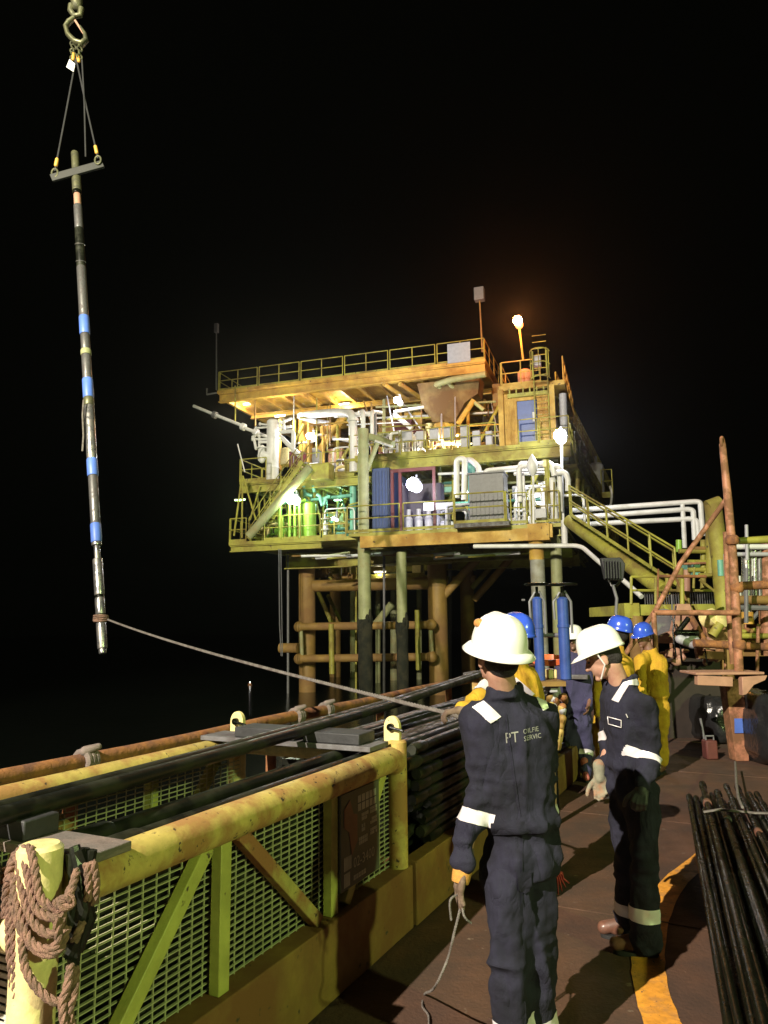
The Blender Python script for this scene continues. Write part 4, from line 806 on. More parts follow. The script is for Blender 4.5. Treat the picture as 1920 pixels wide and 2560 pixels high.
# mid deck
aM0 = pz(860, 1200, 3)[0]; aM1 = pz(1428, 1140, 3)[0]
abox('mid_deck', aM0 - 0.0, aM1, 3, 19, Z2 - 0.14, Z2, 'olive')
ibeam('edge_beam', aM0, aM1 - 0.02, 3.2, 3.2, Z2 - 0.145, 0.5, 0.28, 'olive')
for b in (7, 11, 15): ibeam('girder', aM0 + 0.1, aM1 - 0.2, b, b, Z2 - 0.45, 0.55, 0.3, 'olive')
for i in range(12): a = aM0 + 0.3 + (aM1 - aM0 - 0.6) * i / 11; ibeam('joist', a, a, 3.4, 18.5, Z2 - 0.145, 0.28, 0.14, 'olive')
xs = [870, 935, 1000, 1063, 1130, 1172, 1242]
for i in range(len(xs) - 1): hrail('handrail', pz(xs[i], 1140, 3)[0] + .05, 3.05, pz(xs[i + 1], 1140, 3)[0] - .05, 3.05, Z2, sp=1.2)
hrail('handrail', pz(1297, 1110, 3)[0], 3.05, pz(1345, 1110, 3)[0], 3.05, Z2, sp=1.8); hrail('handrail', pz(1350, 1110, 3)[0], 3.05, aM1 - .05, 3.05, Z2, sp=1.3)
for i in range(4): hrail('handrail', aM1 - 0.05, 3.2 + i * 2.2, aM1 - 0.05, 5.3 + i * 2.2, Z2, sp=0.9, r=0.035)
# long outboard walkways running away on the right, one at cabin roof height, one at the middle deck
for nm_, (qa, da), (qb, db), zz, mm in (('upper', (1392, 33), (1519, 62), ZT - 0.15, 'olive'), ('lower', (1432, 33), (1530, 58), Z2 - 0.5, 'olive')):
    A = at(qa, 1000, da); B = at(qb, 1000, db); A.z = B.z = zz; nseg = 12
    for i in range(nseg):
        p0 = A.lerp(B, i / nseg); p1 = A.lerp(B, (i + .93) / nseg); g = G()
        for k in range(4): c = p0.lerp(p1, k / 3); g.tube([c, c + V((0, 0, 1.15))], .04, 6)
        for h_ in (.4, .78, 1.15): g.tube([p0 + V((0, 0, h_)), p1 + V((0, 0, h_))], .034, 6)
        g.obj('handrail', MT[mm], OP)
        g = G(); c = p0.lerp(p1, .3); g.tube([c, c + V((-.1, 0, -1.3))], .09, 6); g.tube([c + V((0, 0, -.1)), c + V((-1.1, -.2, -1.1))], .05, 6); g.obj('side_bracket', MT[mm], OP)
    g = G(); g.beam(A - V((.45, 0, .08)), B - V((.45, 0, .08)), 1.0, .16); g.obj('side_walkway', MT[mm], OP)
mb = 18.0; mz = pz(1500, 1235, mb)[1]; ma0 = pz(1478, 1235, mb)[0]; ma1 = pz(1532, 1235, mb)[0]
abox('outrigger_deck', ma0 - 1, ma1, mb, mb + 4, mz - 0.25, mz, 'olive')
hrail('handrail', pz(1505, 1235, mb)[0], mb + 0.05, ma1, mb + 0.05, mz, sp=0.8, h=1.5); 
for i in range(4): hrail('handrail', ma1, mb + .1 + i, ma1, mb + 1 + i, mz, sp=0.5, h=1.5)
ta, _ = pz(1492, 1200, mb + .6); t = thing('outrigger_tank', 'grey upright tank with vent on the small platform at the far side of the rig', 'tank', PF.P(ta, -mb - .6, mz))
g = G(); g.lathe(PF.P(ta, -mb - .6, mz), [(0.42, 0), (0.44, 0.05), (0.44, 1.9), (0.3, 2.05), (0.08, 2.1), (0.08, 2.5)], n=16); g.obj('shell', MT['ltgrey'], t)
ptube('pipe', [(1525, 1215, mb), (1530, 1235, mb), (1527, 1268, mb), (1470, 1275, mb)], 0.07, 'white', bend=0.3); ptube('pipe', [(1512, 1270, mb), (1514, 1320, mb)], 0.06, 'olive')
ptube('side_column', [(1407, 985, 4.4), (1412, 1150, 4.4)], 0.17, 'ltgrey')
# lower deck
aB0 = pz(900, 1330, 0)[0]; aB1 = pz(1410, 1305, 0)[0]
abox('lower_deck', aB0 - 0.5, aB1, 0, 18, Z1 - 0.14, Z1, 'olive')
g = G(); g.box(PF, aB0, pz(1370, 1310, 0)[0], -0.28, 0.02, Z1 - 0.62, Z1 - 0.145); g.obj('front_beam', MT['ochre'], OP)
for x0 in (1318,): a = pz(x0, 1300, -.3)[0]; g = G(); g.box(PF, a, a + 0.80, -0.35, 0.33, Z1 - 0.66, Z1 - 0.02); g.obj('leg_cap', MT['ochre'], OP)
g = G(); a = pz(1352, 1300, -.1)[0]; g.box(PF, a, a + 0.42, -0.25, 0.2, Z1 - 0.55, Z1 - 0.05); g.obj('leg_cap', MT['ochre'], OP)
ibeam('girder', aB0 - 1, aB1, 4, 4, Z1 - 0.3, 0.7, 0.35, 'olive'); ibeam('girder', aB0 - 5, aB1, 9, 9, Z1 - 0.3, 0.7, 0.35, 'olive')
for i in range(10): a = aB0 + 0.4 + (aB1 - aB0 - 0.6) * i / 9; ibeam('joist', a, a, 0.3, 17.8, Z1 - 0.145, 0.32, 0.16, 'olive')
for (x0, x1) in ((868, 998), (1008, 1135)): hrail('handrail', pz(x0, 1300, 0)[0], 0.0, pz(x1, 1300, 0)[0], 0.0, Z1 + 0.02, 'ltgrey' if False else 'olive', sp=5, r=0.032)
for (x0, x1) in ((1278, 1318), (1330, 1366), (1370, 1400)): hrail('handrail', pz(x0, 1300, 0)[0], 0.0, pz(x1, 1300, 0)[0], 0.0, Z1 + 0.05, sp=0.7, h=1.2)
# cabinet balcony
za = pz(1200, 1306, -0.6)[1]; abox('balcony', pz(1135, 1306, -.6)[0], pz(1272, 1306, -.6)[0], -0.6, 0.3, za - 0.16, za, 'greyplate')
hrail('handrail', pz(1137, 1300, -.6)[0], -0.58, pz(1262, 1300, -.6)[0], -0.58, za, sp=2.3, h=1.15, r=0.035); hrail('handrail', pz(1266, 1300, -.6)[0], -0.58, pz(1266, 1300, -.6)[0] + .02, 0.5, za, sp=0.9, h=1.15)
cb = thing('grey_cabinet', 'tall dark grey ribbed cabinet standing behind the rail on the lower deck edge', 'cabinet', PP(1215, 1300, 0.4))
a0, z1 = pz(1171, 1187, 0.4); a1, z0 = pz(1262, 1300, 0.4); g = G(); g.box(PF, a0, a1, -1.5, -0.4, z0, z1); g.obj('housing', MT['grey'], cb, 0.02)
g = G(); [g.box(PF, a0 + 0.1 + i * (a1 - a0 - .2) / 7 - .02, a0 + 0.1 + i * (a1 - a0 - .2) / 7 + .02, -0.398, -0.35, z0 + 0.1, z1 - 0.75) for i in range(8)]; g.box(PF, a0 - 0.04, a1 + 0.04, -1.52, -0.33, z1 + .002, z1 + 0.06); g.obj('ribs', MT['grey'], cb)
# left, deeper part: the two green walkways, diagonal boom, stairs
bL = 3.0
zl2 = pz(700, 1196, bL)[1]; zl1 = pz(640, 1352, bL - 1)[1]
aw0 = pz(599, 1196, bL)[0]; abox('left_walkway', aw0, aM0 + 0.5, bL, 13, zl2 - 0.14, zl2, 'olive')
ibeam('edge_beam', aw0 + .02, pz(895, 1196, bL)[0], bL + .18, bL + .18, zl2 - 0.145, 0.42, 0.24, 'olive')
for i in range(9): a = aw0 + 0.25 + i * 0.9; ibeam('joist', a, a, bL + .4, 12.8, zl2 - 0.145, 0.28, 0.14, 'olive')
for (x0, x1) in ((599, 664), (735, 800), (806, 862)): hrail('handrail', pz(x0, 1190, bL)[0], bL + .03, pz(x1, 1190, bL)[0], bL + .03, zl2, sp=1.1)
for i in range(3): hrail('handrail', aw0 + .03, bL + .1 + 2.2 * i, aw0 + .03, bL + 2.2 + 2.2 * i, zl2, sp=1.1)
bl = bL - 1; al0 = pz(572, 1352, bl)[0]; al1 = pz(800, 1352, bl)[0]
abox('left_landing', al0, aB0 - 0.55, bl, 11, zl1 - 0.16, zl1, 'olive')
ibeam('edge_beam', al0 + .02, al1, bl + .18, bl + .18, zl1 - 0.165, 0.30, 0.24, 'olive')
for (x0, x1) in ((573, 614), (660, 700), (704, 745), (750, 800), (806, 864)): hrail('handrail', pz(x0, 1350, bl)[0], bl + .03, pz(x1, 1350, bl)[0], bl + .03, zl1, sp=0.7)
for i in range(3): hrail('handrail', al0 + .03, bl + .1 + 2 * i, al0 + .03, bl + 2 + 2 * i, zl1, sp=1.0)
ptube('diagonal_brace', [(622, 1340, bl - .15), (775, 1168, bl - .15)], 0.20, 'leg', n=14)
g = G(); s0, s1 = PP(690, 1260, bl + 1.0), PP(764, 1158, bl + 1.0); s0 = PP(632, 1350, bl + 1.0)
for off_ in (-0.4, 0.4): g.beam(s0 + PF.w * off_, s1 + PF.w * off_, 0.05, 0.22)
for k in range(19): c = s0.lerp(s1, (k + .5) / 19); g.beam(c - PF.w * 0.4, c + PF.w * 0.4, 0.24, 0.03)
for off_ in (-0.4, 0.4):
    for k in range(6): c = s0.lerp(s1, k / 5) + PF.w * off_; g.tube([c, c + V((0, 0, 1.0))], 0.025, 6)
    for h_ in (0.5, 1.0): g.tube([s0 + PF.w * off_ + V((0, 0, h_)), s1 + PF.w * off_ + V((0, 0, h_))], 0.025, 6)
g.obj('stair_flight', MT['olive'], OP)
for (pts) in ([(605, 1190, bl), (585, 1340, bl)], [(606, 1190, bl), (605, 1345, bl)], [(607, 1190, bl), (640, 1300, bl)], [(643, 1200, bl + 2), (650, 1345, bl + 2)], [(660, 1210, bl + 2), (664, 1345, bl + 2)], [(650, 1215, bl + 1), (625, 1300, bl + 1)]):
    ptube('hanger', pts, 0.045, 'olive', n=6)
ptube('hanging_line', [(697, 1372, bl), (699, 1560, bl), (703, 1640, bl)], 0.025, 'grey', n=5); ptube('hanging_line', [(702, 1372, bl), (706, 1640, bl)], 0.02, 'grey', n=5)
ptube('vent_stick', [(594, 1110, bl), (612, 1180, bl)], 0.03, 'white', n=6)
# flare boom pipe pointing out to the left
bm_ = ptube('vent_pipe', [(484, 1015, 5), (535, 1036, 5), (600, 1062, 5), (612, 1070, 5), (668, 1092, 5)], 0.085, 'white', n=12)
for (x, y) in ((537, 1037), (608, 1067), (640, 1080)):
    g = G(); c = PP(x, y, 5); d = (PP(668, 1092, 5) - PP(484, 1015, 5)).normalized(); g.tube([c - d * 0.1, c + d * 0.1], 0.19, 14); g.obj('flange', MT['grey' if x == 537 else 'white'], bm_)
ptube('hanger', [(588, 965, 7), (588, 1060, 5.2)], 0.04, 'olive', n=6); ptube('hanger', [(638, 1000, 7), (638, 1065, 6)], 0.04, 'brown', n=6)
# white separator and its valves
vt = thing('separator_vessel', 'tall white upright vessel at the left end of the middle deck', 'tank', PP(680, 1196, bL + 1.2))
c0 = PP(681, 1190, bL + 1.2); c0.z = zl2; h_ = pz(681, 1048, bL + 1.2)[1] - zl2; g = G(); g.lathe(c0, [(0.30, 0.0), (0.31, 0.02), (0.31, h_ - 0.12), (0.22, h_ - 0.03), (0.05, h_)], n=22); g.obj('shell', MT['white'], vt)
for zz in (0.25, 0.7): g = G(); g.lathe(c0 + V((0, 0, h_ * zz)), [(0.335, -0.04), (0.335, 0.04)], n=22); g.obj('ring', MT['white'], vt)
tree = thing('valve_tree', 'cluster of white valves and flanges beside the white upright vessel', 'valves', PP(655, 1140, bL + 1))
for (x0, y0, x1, y1, r) in ((650, 1105, 668, 1105, .07), (648, 1090, 648, 1150, .06), (655, 1120, 655, 1150, .16), (634, 1092, 640, 1122, .07), (632, 1098, 668, 1098, .06), (655, 1135, 668, 1140, .2), (640, 1070, 668, 1068, .05), (650, 1060, 668, 1062, .05)):
    g = G(); p, q = PP(x0, y0, bL + 1), PP(x1, y1, bL + 1); g.cap(p, r, q, r, 12, 3); d = (q - p).normalized(); g.tube([p - d * .03, p + d * .03], r * 1.7, 12); g.obj('valve', MT['white'], tree)
wh = [[(700, 1080, 4), (720, 1078, 4), (733, 1078, 4), (733, 1130, 4)], [(697, 1060, 4.3), (730, 1045, 4.5)], [(700, 1088, 4), (745, 1135, 4)], [(710, 1050, 4.2), (710, 1075, 4.2)], [(696, 1070, 4.4), (728, 1066, 4.4)]]
for w_ in wh: ptube('pipe', w_, 0.10 if len(w_) > 2 else 0.075, 'white', bend=0.25)
ptube('diagonal_pipe', [(705, 1095, 4), (750, 1140, 4)], 0.12, 'white', n=12)
# the big white header
ptube('header_pipe', [(752, 1040, 7.4), (800, 1034, 5.2), (850, 1030, 4), (882, 1033, 3.2), (884, 1180, 3.2)], 0.20, 'white', n=16, bend=0.45)
ptube('header_pipe', [(752, 1042, 7.3), (780, 1052, 6.2), (820, 1058, 6.2)], 0.14, 'white', n=12, bend=0.4)
g = G(); c = PP(883, 1050, 3.2); g.lathe(c, [(0.27, -0.07), (0.27, 0.07)], n=18); g.obj('flange', MT['white'], OP)
ptube('riser_pipe', [(883, 1200, 3.4), (883, 1325, 3.4)], 0.16, 'teal', n=14)
for x, y in ((908, 1085), (930, 1098)): ptube('header_pipe', [(x + 22 if x > 920 else x - 10, 1032, 4.5 if x > 920 else 5), (x, 1028, 2.4), (x, y, 2.4)], 0.105 if x < 920 else 0.09, 'white', n=12, bend=0.3)
ptube('header_pipe', [(938, 1030, 3), (939, 1090, 3)], 0.07, 'ltgrey')
ptube('header_pipe', [(845, 1038, 4), (935, 1034, 4)], 0.12, 'white', n=12)
# conductor column in front
ptube('front_column', [(908, 1073, 0.9), (909, 1370, 0.9)], 0.235, 'leg', n=20)
ptube('column_arm', [(915, 1090, 1.2), (955, 1100, 0.9), (982, 1112, 0.7)], 0.16, 'leg', n=14); ptube('tube_light', [(938, 1102, 0.3), (981, 1116, 0.3)], 0.05, 'white'); ptube('column_strut', [(918, 1175, 1.0), (944, 1108, 1.0)], 0.10, 'leg')
# interior columns, hopper, braces
for (x, y0, y1, b, r, m) in ((765, 1035, 1190, 9, 0.42, 'ochre'), (1112, 985, 1150, 7.6, 0.55, 'ochre'), (1073, 1060, 1150, 8.2, 0.20, 'yellow_post'), (1140, 1040, 1150, 9, 0.35, 'ochre'), (960, 1120, 1190, 9, 0.3, 'ochre'), (1035, 1110, 1160, 9, 0.25, 'yellow_post')):
    ptube('column', [(x, y0, b), (x, y1, b)], r, m, n=18)
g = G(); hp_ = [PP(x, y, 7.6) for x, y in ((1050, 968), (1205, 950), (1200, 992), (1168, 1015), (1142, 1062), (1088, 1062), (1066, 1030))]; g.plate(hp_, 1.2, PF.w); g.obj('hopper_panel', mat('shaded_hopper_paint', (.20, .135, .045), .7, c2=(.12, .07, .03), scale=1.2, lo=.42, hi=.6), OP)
for pts, r, m in (([(1145, 1060, 6.5), (1185, 1000, 6.5)], .14, 'ochre'), ([(1185, 1005, 6.5), (1210, 1025, 6.5)], .10, 'leg'), ([(1090, 962, 6.8), (1125, 950, 6.6), (1215, 935, 6.4)], .16, 'leg'), ([(1088, 958, 6.9), (1120, 985, 7.4)], .14, 'leg'), ([(1122, 956, 6.9), (1150, 990, 7.4)], .12, 'leg'),
                  ([(985, 1035, 7), (1030, 1072, 7)], .13, 'white'), ([(985, 1030, 6), (1060, 1018, 6)], .08, 'white'), ([(940, 1088, 5), (1000, 1084, 5)], .06, 'leg'), ([(800, 1125, 8), (860, 1040, 8)], .2, 'ochre'), ([(770, 1100, 8), (795, 1085, 8), (880, 1105, 8)], .08, 'ltgrey'),
                  ([(1000, 960, 7), (1060, 1000, 9)], .12, 'ochre'), ([(960, 960, 7), (1020, 1000, 9)], .12, 'ochre')):
    ptube('brace' if m in ('ochre', 'leg') else 'pipe', pts, r, m, bend=0.3)
for (x0, y0, x1, y1, m) in ((1108, 1102, 1128, 1120, 'yellow_post'), (1130, 1102, 1154, 1120, 'yellow_post'), (1104, 1124, 1130, 1146, 'yellow_post'), (1133, 1124, 1157, 1146, 'yellow_post'), (1062, 1102, 1080, 1146, 'yellow_post')): pbox('lit_panel', x0, y0, x1, y1, 6.2, .08, m)
for (x0, y0, x1, y1) in ((1002, 1080, 1030, 1100), (1040, 1078, 1062, 1098), (1073, 1071, 1096, 1100), (1108, 1068, 1136, 1098), (1150, 1064, 1172, 1128), (1180, 1077, 1200, 1114), (1213, 1078, 1231, 1113), (990, 1112, 1006, 1140)): pbox('junction_box', x0, y0, x1, y1, 3.2, .25, 'ltgrey', OP, 0.02)
for (x0, y0, x1, y1, b, m) in ((985, 1052, 1030, 1078, 8, 'red'), (945, 1052, 985, 1078, 9, 'brown'), (1230, 960, 1252, 1030, 9, 'brown'), (700, 1120, 722, 1160, 6, 'yellow_post'), (722, 1128, 752, 1165, 5, 'red'), (820, 1122, 855, 1165, 8, 'pink'), (780, 1120, 812, 1160, 8, 'grey'), (880, 1140, 897, 1165, 6, 'pink'), (945, 1130, 975, 1160, 7, 'red'), (777, 1160, 822, 1196, 2.2, 'olive')):
    pbox('equipment_box', x0, y0, x1, y1, b, .7, m, OP, 0.03)
# near-black sheets added behind the decks, standing in for the dark there
abox('dark_backing', aM0 + 4.6, aT0 - 1.4, 12.5, 12.65, Z2, Z2 + 2.6, 'growth_dark'); abox('dark_backing', aM0 - 1, aM1 - 5, 13, 13.15, Z1, Z2 - 1.2, 'growth_dark')
# small pipework, valves and machines on the three levels
rnd = random.Random(3)
def clutter(x0, x1, ybase, b, zf, n, mats, hmax):
    for _ in range(n):
        x = rnd.uniform(x0, x1); bb = b + rnd.uniform(0, 2.5); a = pz(x, ybase, bb)[0]; h = rnd.uniform(0.5, hmax); r = rnd.uniform(0.035, 0.09); m = rnd.choice(mats); k = rnd.random(); g = G(); w = -bb; l = rnd.uniform(0.3, 1.3)
        if k < 0.45:
            g.tube([PF.P(a, w, zf), PF.P(a, w, zf + h - 0.15), PF.P(a + 0.06, w, zf + h - 0.03), PF.P(a + 0.2, w, zf + h), PF.P(a + l, w, zf + h), PF.P(a + l + .15, w, zf + h - 0.06), PF.P(a + l + .2, w, zf + h - 0.2), PF.P(a + l + .2, w, zf)], r, 8); nm = 'pipe_loop'
        elif k < 0.75:
            g.lathe(PF.P(a, w, zf), [(r * 2.6, 0), (r * 2.6, .04), (r, .05), (r, h * .4), (r * 2.2, h * .4 + .01), (r * 2.2, h * .4 + .06), (r * 1.4, h * .5), (r * 1.6, h * .7), (r * .4, h * .72), (r * .4, h * .85), (r * 2.5, h * .86), (r * 2.5, h * .89), (r * .3, h * .9)], n=10); nm = 'valve'
        else:
            g.lathe(PF.P(a, w, zf + h * .45), [(.02, -l * .3), (.2, -l * .28), (.22, l * .2), (.12, l * .26), (.12, l * .45), (.02, l * .46)], PF.u, 12); g.box(PF, a - .25, a + .25, w - .18, w + .18, zf, zf + .12); nm = 'pump'
        g.obj(nm, MT[m], OP)
clutter(960, 1100, 1170, 4.2, Z2, 42, ['white', 'ltgrey', 'olive', 'red', 'white', 'yellow_post'], 1.7)
clutter(735, 880, 1190, 4.0, zl2, 30, ['white', 'ltgrey', 'yellow_post', 'red', 'grey'], 1.6)
clutter(1085, 1130, 1310, 0.8, Z1, 9, ['white', 'ltgrey', 'grey'], 1.2)
clutter(1270, 1400, 1310, 0.8, Z1, 24, ['white', 'ltgrey', 'olive', 'white'], 2.3)
clutter(650, 740, 1350, 3.0, zl1, 16, ['green', 'olive', 'yellow_post', 'green'], 1.6)
clutter(800, 880, 1350, 3.0, zl1, 18, ['olive', 'teal', 'olive', 'white'], 1.5)
clutter(1180, 1250, 1140, 4.4, Z2, 8, ['ltgrey', 'olive', 'brown'], 1.6); clutter(950, 1060, 1170, 8.0, Z2, 14, ['brown', 'ltgrey', 'ochre'], 3.2)
for _ in range(34):                                              # cable trays, conduits and hangers under the decks
    k = rnd.random(); x = rnd.uniform(700, 1230); bb = rnd.uniform(3.5, 8); x2 = x + rnd.choice([0, 0, rnd.uniform(20, 90)])
    if k < .5: ptube('conduit', [(x, 1000 + rnd.uniform(-15, 30), bb + 3), (x2, 1150 + rnd.uniform(-40, 10), bb)], rnd.uniform(.02, .05), rnd.choice(['olive', 'ltgrey', 'brown']), n=6)
    else: y = rnd.uniform(1020, 1130); ptube('conduit', [(x, y, bb), (x + rnd.uniform(50, 160), y - rnd.uniform(0, 8), bb)], rnd.uniform(.025, .06), rnd.choice(['olive', 'ltgrey', 'ochre', 'white']), n=6)
for _ in range(30):
    x = rnd.uniform(640, 880); bb = rnd.uniform(3, 6); y = rnd.uniform(1205, 1230); k = rnd.random()
    if k < .5: ptube('strut', [(x, y, bb), (x + rnd.choice([0, 0, 30, -30]), 1345, bb)], rnd.uniform(.02, .06), rnd.choice(['olive', 'olive', 'teal']), n=6)
    else: ptube('strut', [(x, y + rnd.uniform(0, 60), bb), (x + rnd.uniform(30, 90), y + rnd.uniform(0, 60), bb)], rnd.uniform(.02, .05), 'olive', n=6)
for _ in range(16):
    x = rnd.uniform(730, 1200); ptube('under_pipe', [(x, 1385 + rnd.uniform(0, 12), rnd.uniform(1, 4)), (x + rnd.uniform(60, 220), 1380 + rnd.uniform(0, 10), rnd.uniform(1, 4))], rnd.uniform(.03, .08), rnd.choice(['olive', 'leg', 'white', 'brown']), n=8)
for x in range(960, 1250, 42):                                   # row of secondary posts and bracing behind the rails
    bb = 7 + (x % 5); ptube('post', [(x, 1000, bb + 1.5), (x, 1150, bb)], .09, rnd.choice(['ochre', 'olive', 'leg']), n=8)
for x in range(700, 900, 36): ptube('post', [(x, 1050, 8), (x, 1175, 7)], .08, rnd.choice(['ochre', 'olive']), n=8); ptube('post', [(x, 1215, 6), (x, 1345, 6)], .07, 'olive', n=8)
for x in range(1100, 1400, 33): ptube('post', [(x, 1165, 4.5), (x, 1300, 4)], .07, rnd.choice(['olive', 'leg', 'olive']), n=8)
for (x, y, x2, y2, bb) in ((960, 1150, 1040, 1010, 9), (1180, 1140, 1250, 1010, 8), (1100, 1300, 1160, 1170, 5), (1290, 1300, 1350, 1170, 4), (700, 1180, 760, 1060, 8), (840, 1175, 900, 1070, 8), (650, 1345, 700, 1215, 4), (820, 1345, 880, 1215, 5)): ptube('brace', [(x, y, bb), (x2, y2, bb)], .09, 'olive', n=8)
for y, bb in ((1018, 8), (1045, 9), (1165, 5), (1185, 3.6), (1215, 5), (1235, 4.5), (1260, 4)): ptube('header_pipe', [(940 if y < 1100 else 1095, y, bb), (1240 if y < 1100 else 1395, y - 14, bb)], .06, rnd.choice(['olive', 'white', 'leg', 'teal']), n=8)
for (x0, y0, x1, y1, bb, m) in ((1010, 1030, 1056, 1070, 9, 'ochre'), (1205, 1040, 1250, 1110, 8, 'growth_dark'), (880, 1105, 898, 1135, 7, 'ltgrey'), (800, 1065, 842, 1092, 9, 'ochre'), (1280, 1215, 1318, 1250, 4, 'ltgrey'), (1105, 1205, 1132, 1235, 5, 'teal'), (1340, 1205, 1378, 1240, 4, 'olive'), (720, 1280, 742, 1315, 6, 'ltgrey'), (820, 1280, 860, 1325, 6, 'leg')): pbox('equipment_box', x0, y0, x1, y1, bb, .6, m, OP, .03)
# lower deck equipment
ct = thing('blue_container', 'dark blue container standing on the lower deck beside the red frame', 'container', PP(955, 1320, 1.4))
a0, z1 = pz(930, 1172, 1.4); a1, _ = pz(974, 1300, 1.4); g = G(); g.box(PF, a0, a1, -4.2, -1.4, Z1, z1); g.obj('shell', MT['container'], ct)
g = G(); [g.box(PF, a0 + .08 + i * .14, a0 + .15 + i * .14, -1.398, -1.36, Z1 + .15, z1 - .15) for i in range(int((a1 - a0) / .14))]; g.obj('corrugation', MT['container'], ct)
rf = thing('red_skid_frame', 'dark red lifting frame around a machine on the lower deck, lit by a violet-white lamp', 'frame', PP(1030, 1320, 1.2))
a0, z1 = pz(976, 1182, 1.2); a1, _ = pz(1090, 1300, 1.2)
for a in (a0, a0 + .35, a1 - .12): g = G(); g.box(PF, a, a + .12, -1.32, -1.2, Z1, z1); g.obj('upright', MT['red'], rf)
g = G(); g.box(PF, a0 - .01, a1 + .01, -1.33, -1.19, z1 + .001, z1 + .14); g.obj('rail', MT['red'], rf); g = G(); g.box(PF, a0 - .01, a1 + .01, -1.33, -1.19, Z1 + 0.002, Z1 + .14); g.obj('rail', MT['red'], rf)
g = G(); g.box(PF, a0 + .1, a1 - .1, -3.2, -2.6, Z1 + .1, z1 - .3); g.obj('panel', mat('violet_panel', (0.05, 0.04, 0.09), 0.5), rf)
g = G(); [g.lathe(PF.P(a0 + .5 + .45 * i, -2.2, Z1), [(.18, 0), (.18, .8), (.1, .9), (.1, 1.2)], n=12) for i in range(4)]; g.obj('machine', MT['ltgrey'], rf)
pbox('lit_window', 1059, 1258, 1084, 1275, 0.9, .05, 'glass'); pbox('lit_window', 1085, 1258, 1135, 1272, 1.2, .05, 'ltgrey')
gt = thing('green_tank', 'bright green upright tank beside the green-white lamp on the lower left landing', 'tank', PP(770, 1345, bl + .9))
c0 = PP(772, 1345, bl + .9); c0.z = zl1; h_ = pz(772, 1256, bl + .9)[1] - zl1; g = G(); g.lathe(c0, [(0.34, 0), (0.34, h_ - .08), (0.25, h_), (0.02, h_ + .03)], n=22); g.obj('shell', MT['green'], gt)
for x in (724, 737, 749, 700): ptube('green_riser', [(x + 14, 1250, bl + .6), (x, 1254, bl + .4), (x, 1345, bl + .4)], 0.075, 'green', bend=0.25)
tl = [[(760, 1215, 3.2), (762, 1235, 3.2), (780, 1240, 3.2)], [(783, 1215, 3.2), (786, 1230, 3.2)], [(792, 1237, 3), (800, 1240, 3), (806, 1265, 3)], [(826, 1241, 3), (815, 1243, 3), (811, 1262, 3)], [(778, 1250, 3.4), (860, 1240, 3.4)], [(845, 1242, 3.2), (880, 1238, 3.2)], [(690, 1262, 3), (720, 1255, 3), (770, 1253, 3)]]
for w_ in tl: ptube('pipe', w_, 0.085, 'teal', bend=0.2)
# white loops at right of the cabinet
for w_, m, r in (([(1142, 1245, .6), (1142, 1148, .6), (1162, 1146, .6), (1160, 1250, .6)], 'white', .12), ([(1168, 1150, 2.0), (1178, 1150, 1.2), (1197, 1168, 1.0), (1198, 1190, 1.0)], 'white', .12), ([(1165, 1155, 2.2), (1178, 1160, 2.2), (1180, 1290, 2.2)], 'teal', .16), ([(1212, 1190, 1.2), (1214, 1176, 1.2), (1298, 1168, 1.2), (1300, 1158, 1.2), (1318, 1158, 1.2)], 'white', .09),
                ([(1300, 1255, .4), (1297, 1168, .4), (1318, 1164, .4), (1372, 1158, .4), (1380, 1162, .4), (1386, 1190, .4)], 'white', .11), ([(1285, 1185, .9), (1366, 1182, .9)], 'white', .07), ([(1386, 1165, .3), (1398, 1166, .3), (1402, 1280, .3)], 'white', .10), ([(1392, 1182, .1), (1412, 1180, .1), (1420, 1196, .1), (1420, 1228, .1)], 'white', .11),
                ([(1380, 1195, .2), (1388, 1300, .2)], 'white', .13), ([(1366, 1150, .2), (1372, 1260, .2)], 'olive', .10), ([(1308, 1190, .5), (1312, 1310, .5)], 'white', .06)): ptube('pipe', w_, r, m, bend=0.28, n=12)
pbox('valve_box', 1357, 1149, 1366, 1166, 0.1, .15, 'yellow_post'); pbox('white_box', 1337, 1272, 1366, 1294, -0.3, .3, 'ltgrey', OP, 0.02)
ptube('ladder_stile', [(1385, 1205, 0), (1384, 1300, 0)], .03, 'olive', n=6)
c0 = PP(1331, 1170, -.2); hp2 = thing('wrapped_navigation_light', 'pointed white wrapped lantern on a thin pole at the lower deck', 'lantern', PP(1334, 1310, -.2))
g = G(); g.lathe(c0, [(.05, -.32), (.16, -.18), (.20, .0), (.21, .2), (.12, .38), (.02, .55)], n=9); g.obj('wrapping', MT['white'], hp2); g = G(); g.tube([PP(1333, 1182, -.2), PP(1334, 1310, -.2)], .045, 8); g.obj('pole', MT['white'], hp2)
# legs of the platform
def leg(x0, y0, x1, y1, b, r, m, dark=None):
    a, z = pz(x0, y0, b); a1, z1_ = pz(x1, y1, b); p = PF.P(a, -b, z); q = PF.P(a1, -b, z1_); d = (q - p) / (q.z - p.z); foot = p + d * (-2.5 - p.z); g = G(); g.tube([p, foot], r, 24); l = g.obj('leg', MT[m], OP)
    if dark:
        zz = pz(x1, dark, b)[1]; g = G(); t = p + d * (zz - p.z); ps = [t.lerp(foot, k / 8) for k in range(9)]; g.tube([ps[0]] + ps, [r * 1.01] + [r * (1.12 + 0.05 * math.sin(k * 2.3)) for k in range(9)], 24); [g.ell(t - d * .15 + V((math.cos(q * 1.7) * r * .93, math.sin(q * 1.7) * r * .93, .22 * math.sin(q * 2.9))), .09, .09, .10 + .30 * abs(math.sin(q * 5.1)), None, 8, 6) for q in range(14)]; g.obj('marine_growth', MT['growth_dark'], l)
leg(910, 1368, 913, 1600, 0.9, 0.27, 'leg', 1548); leg(1003, 1380, 1006, 1600, 0.9, 0.215, 'leg', 1556)
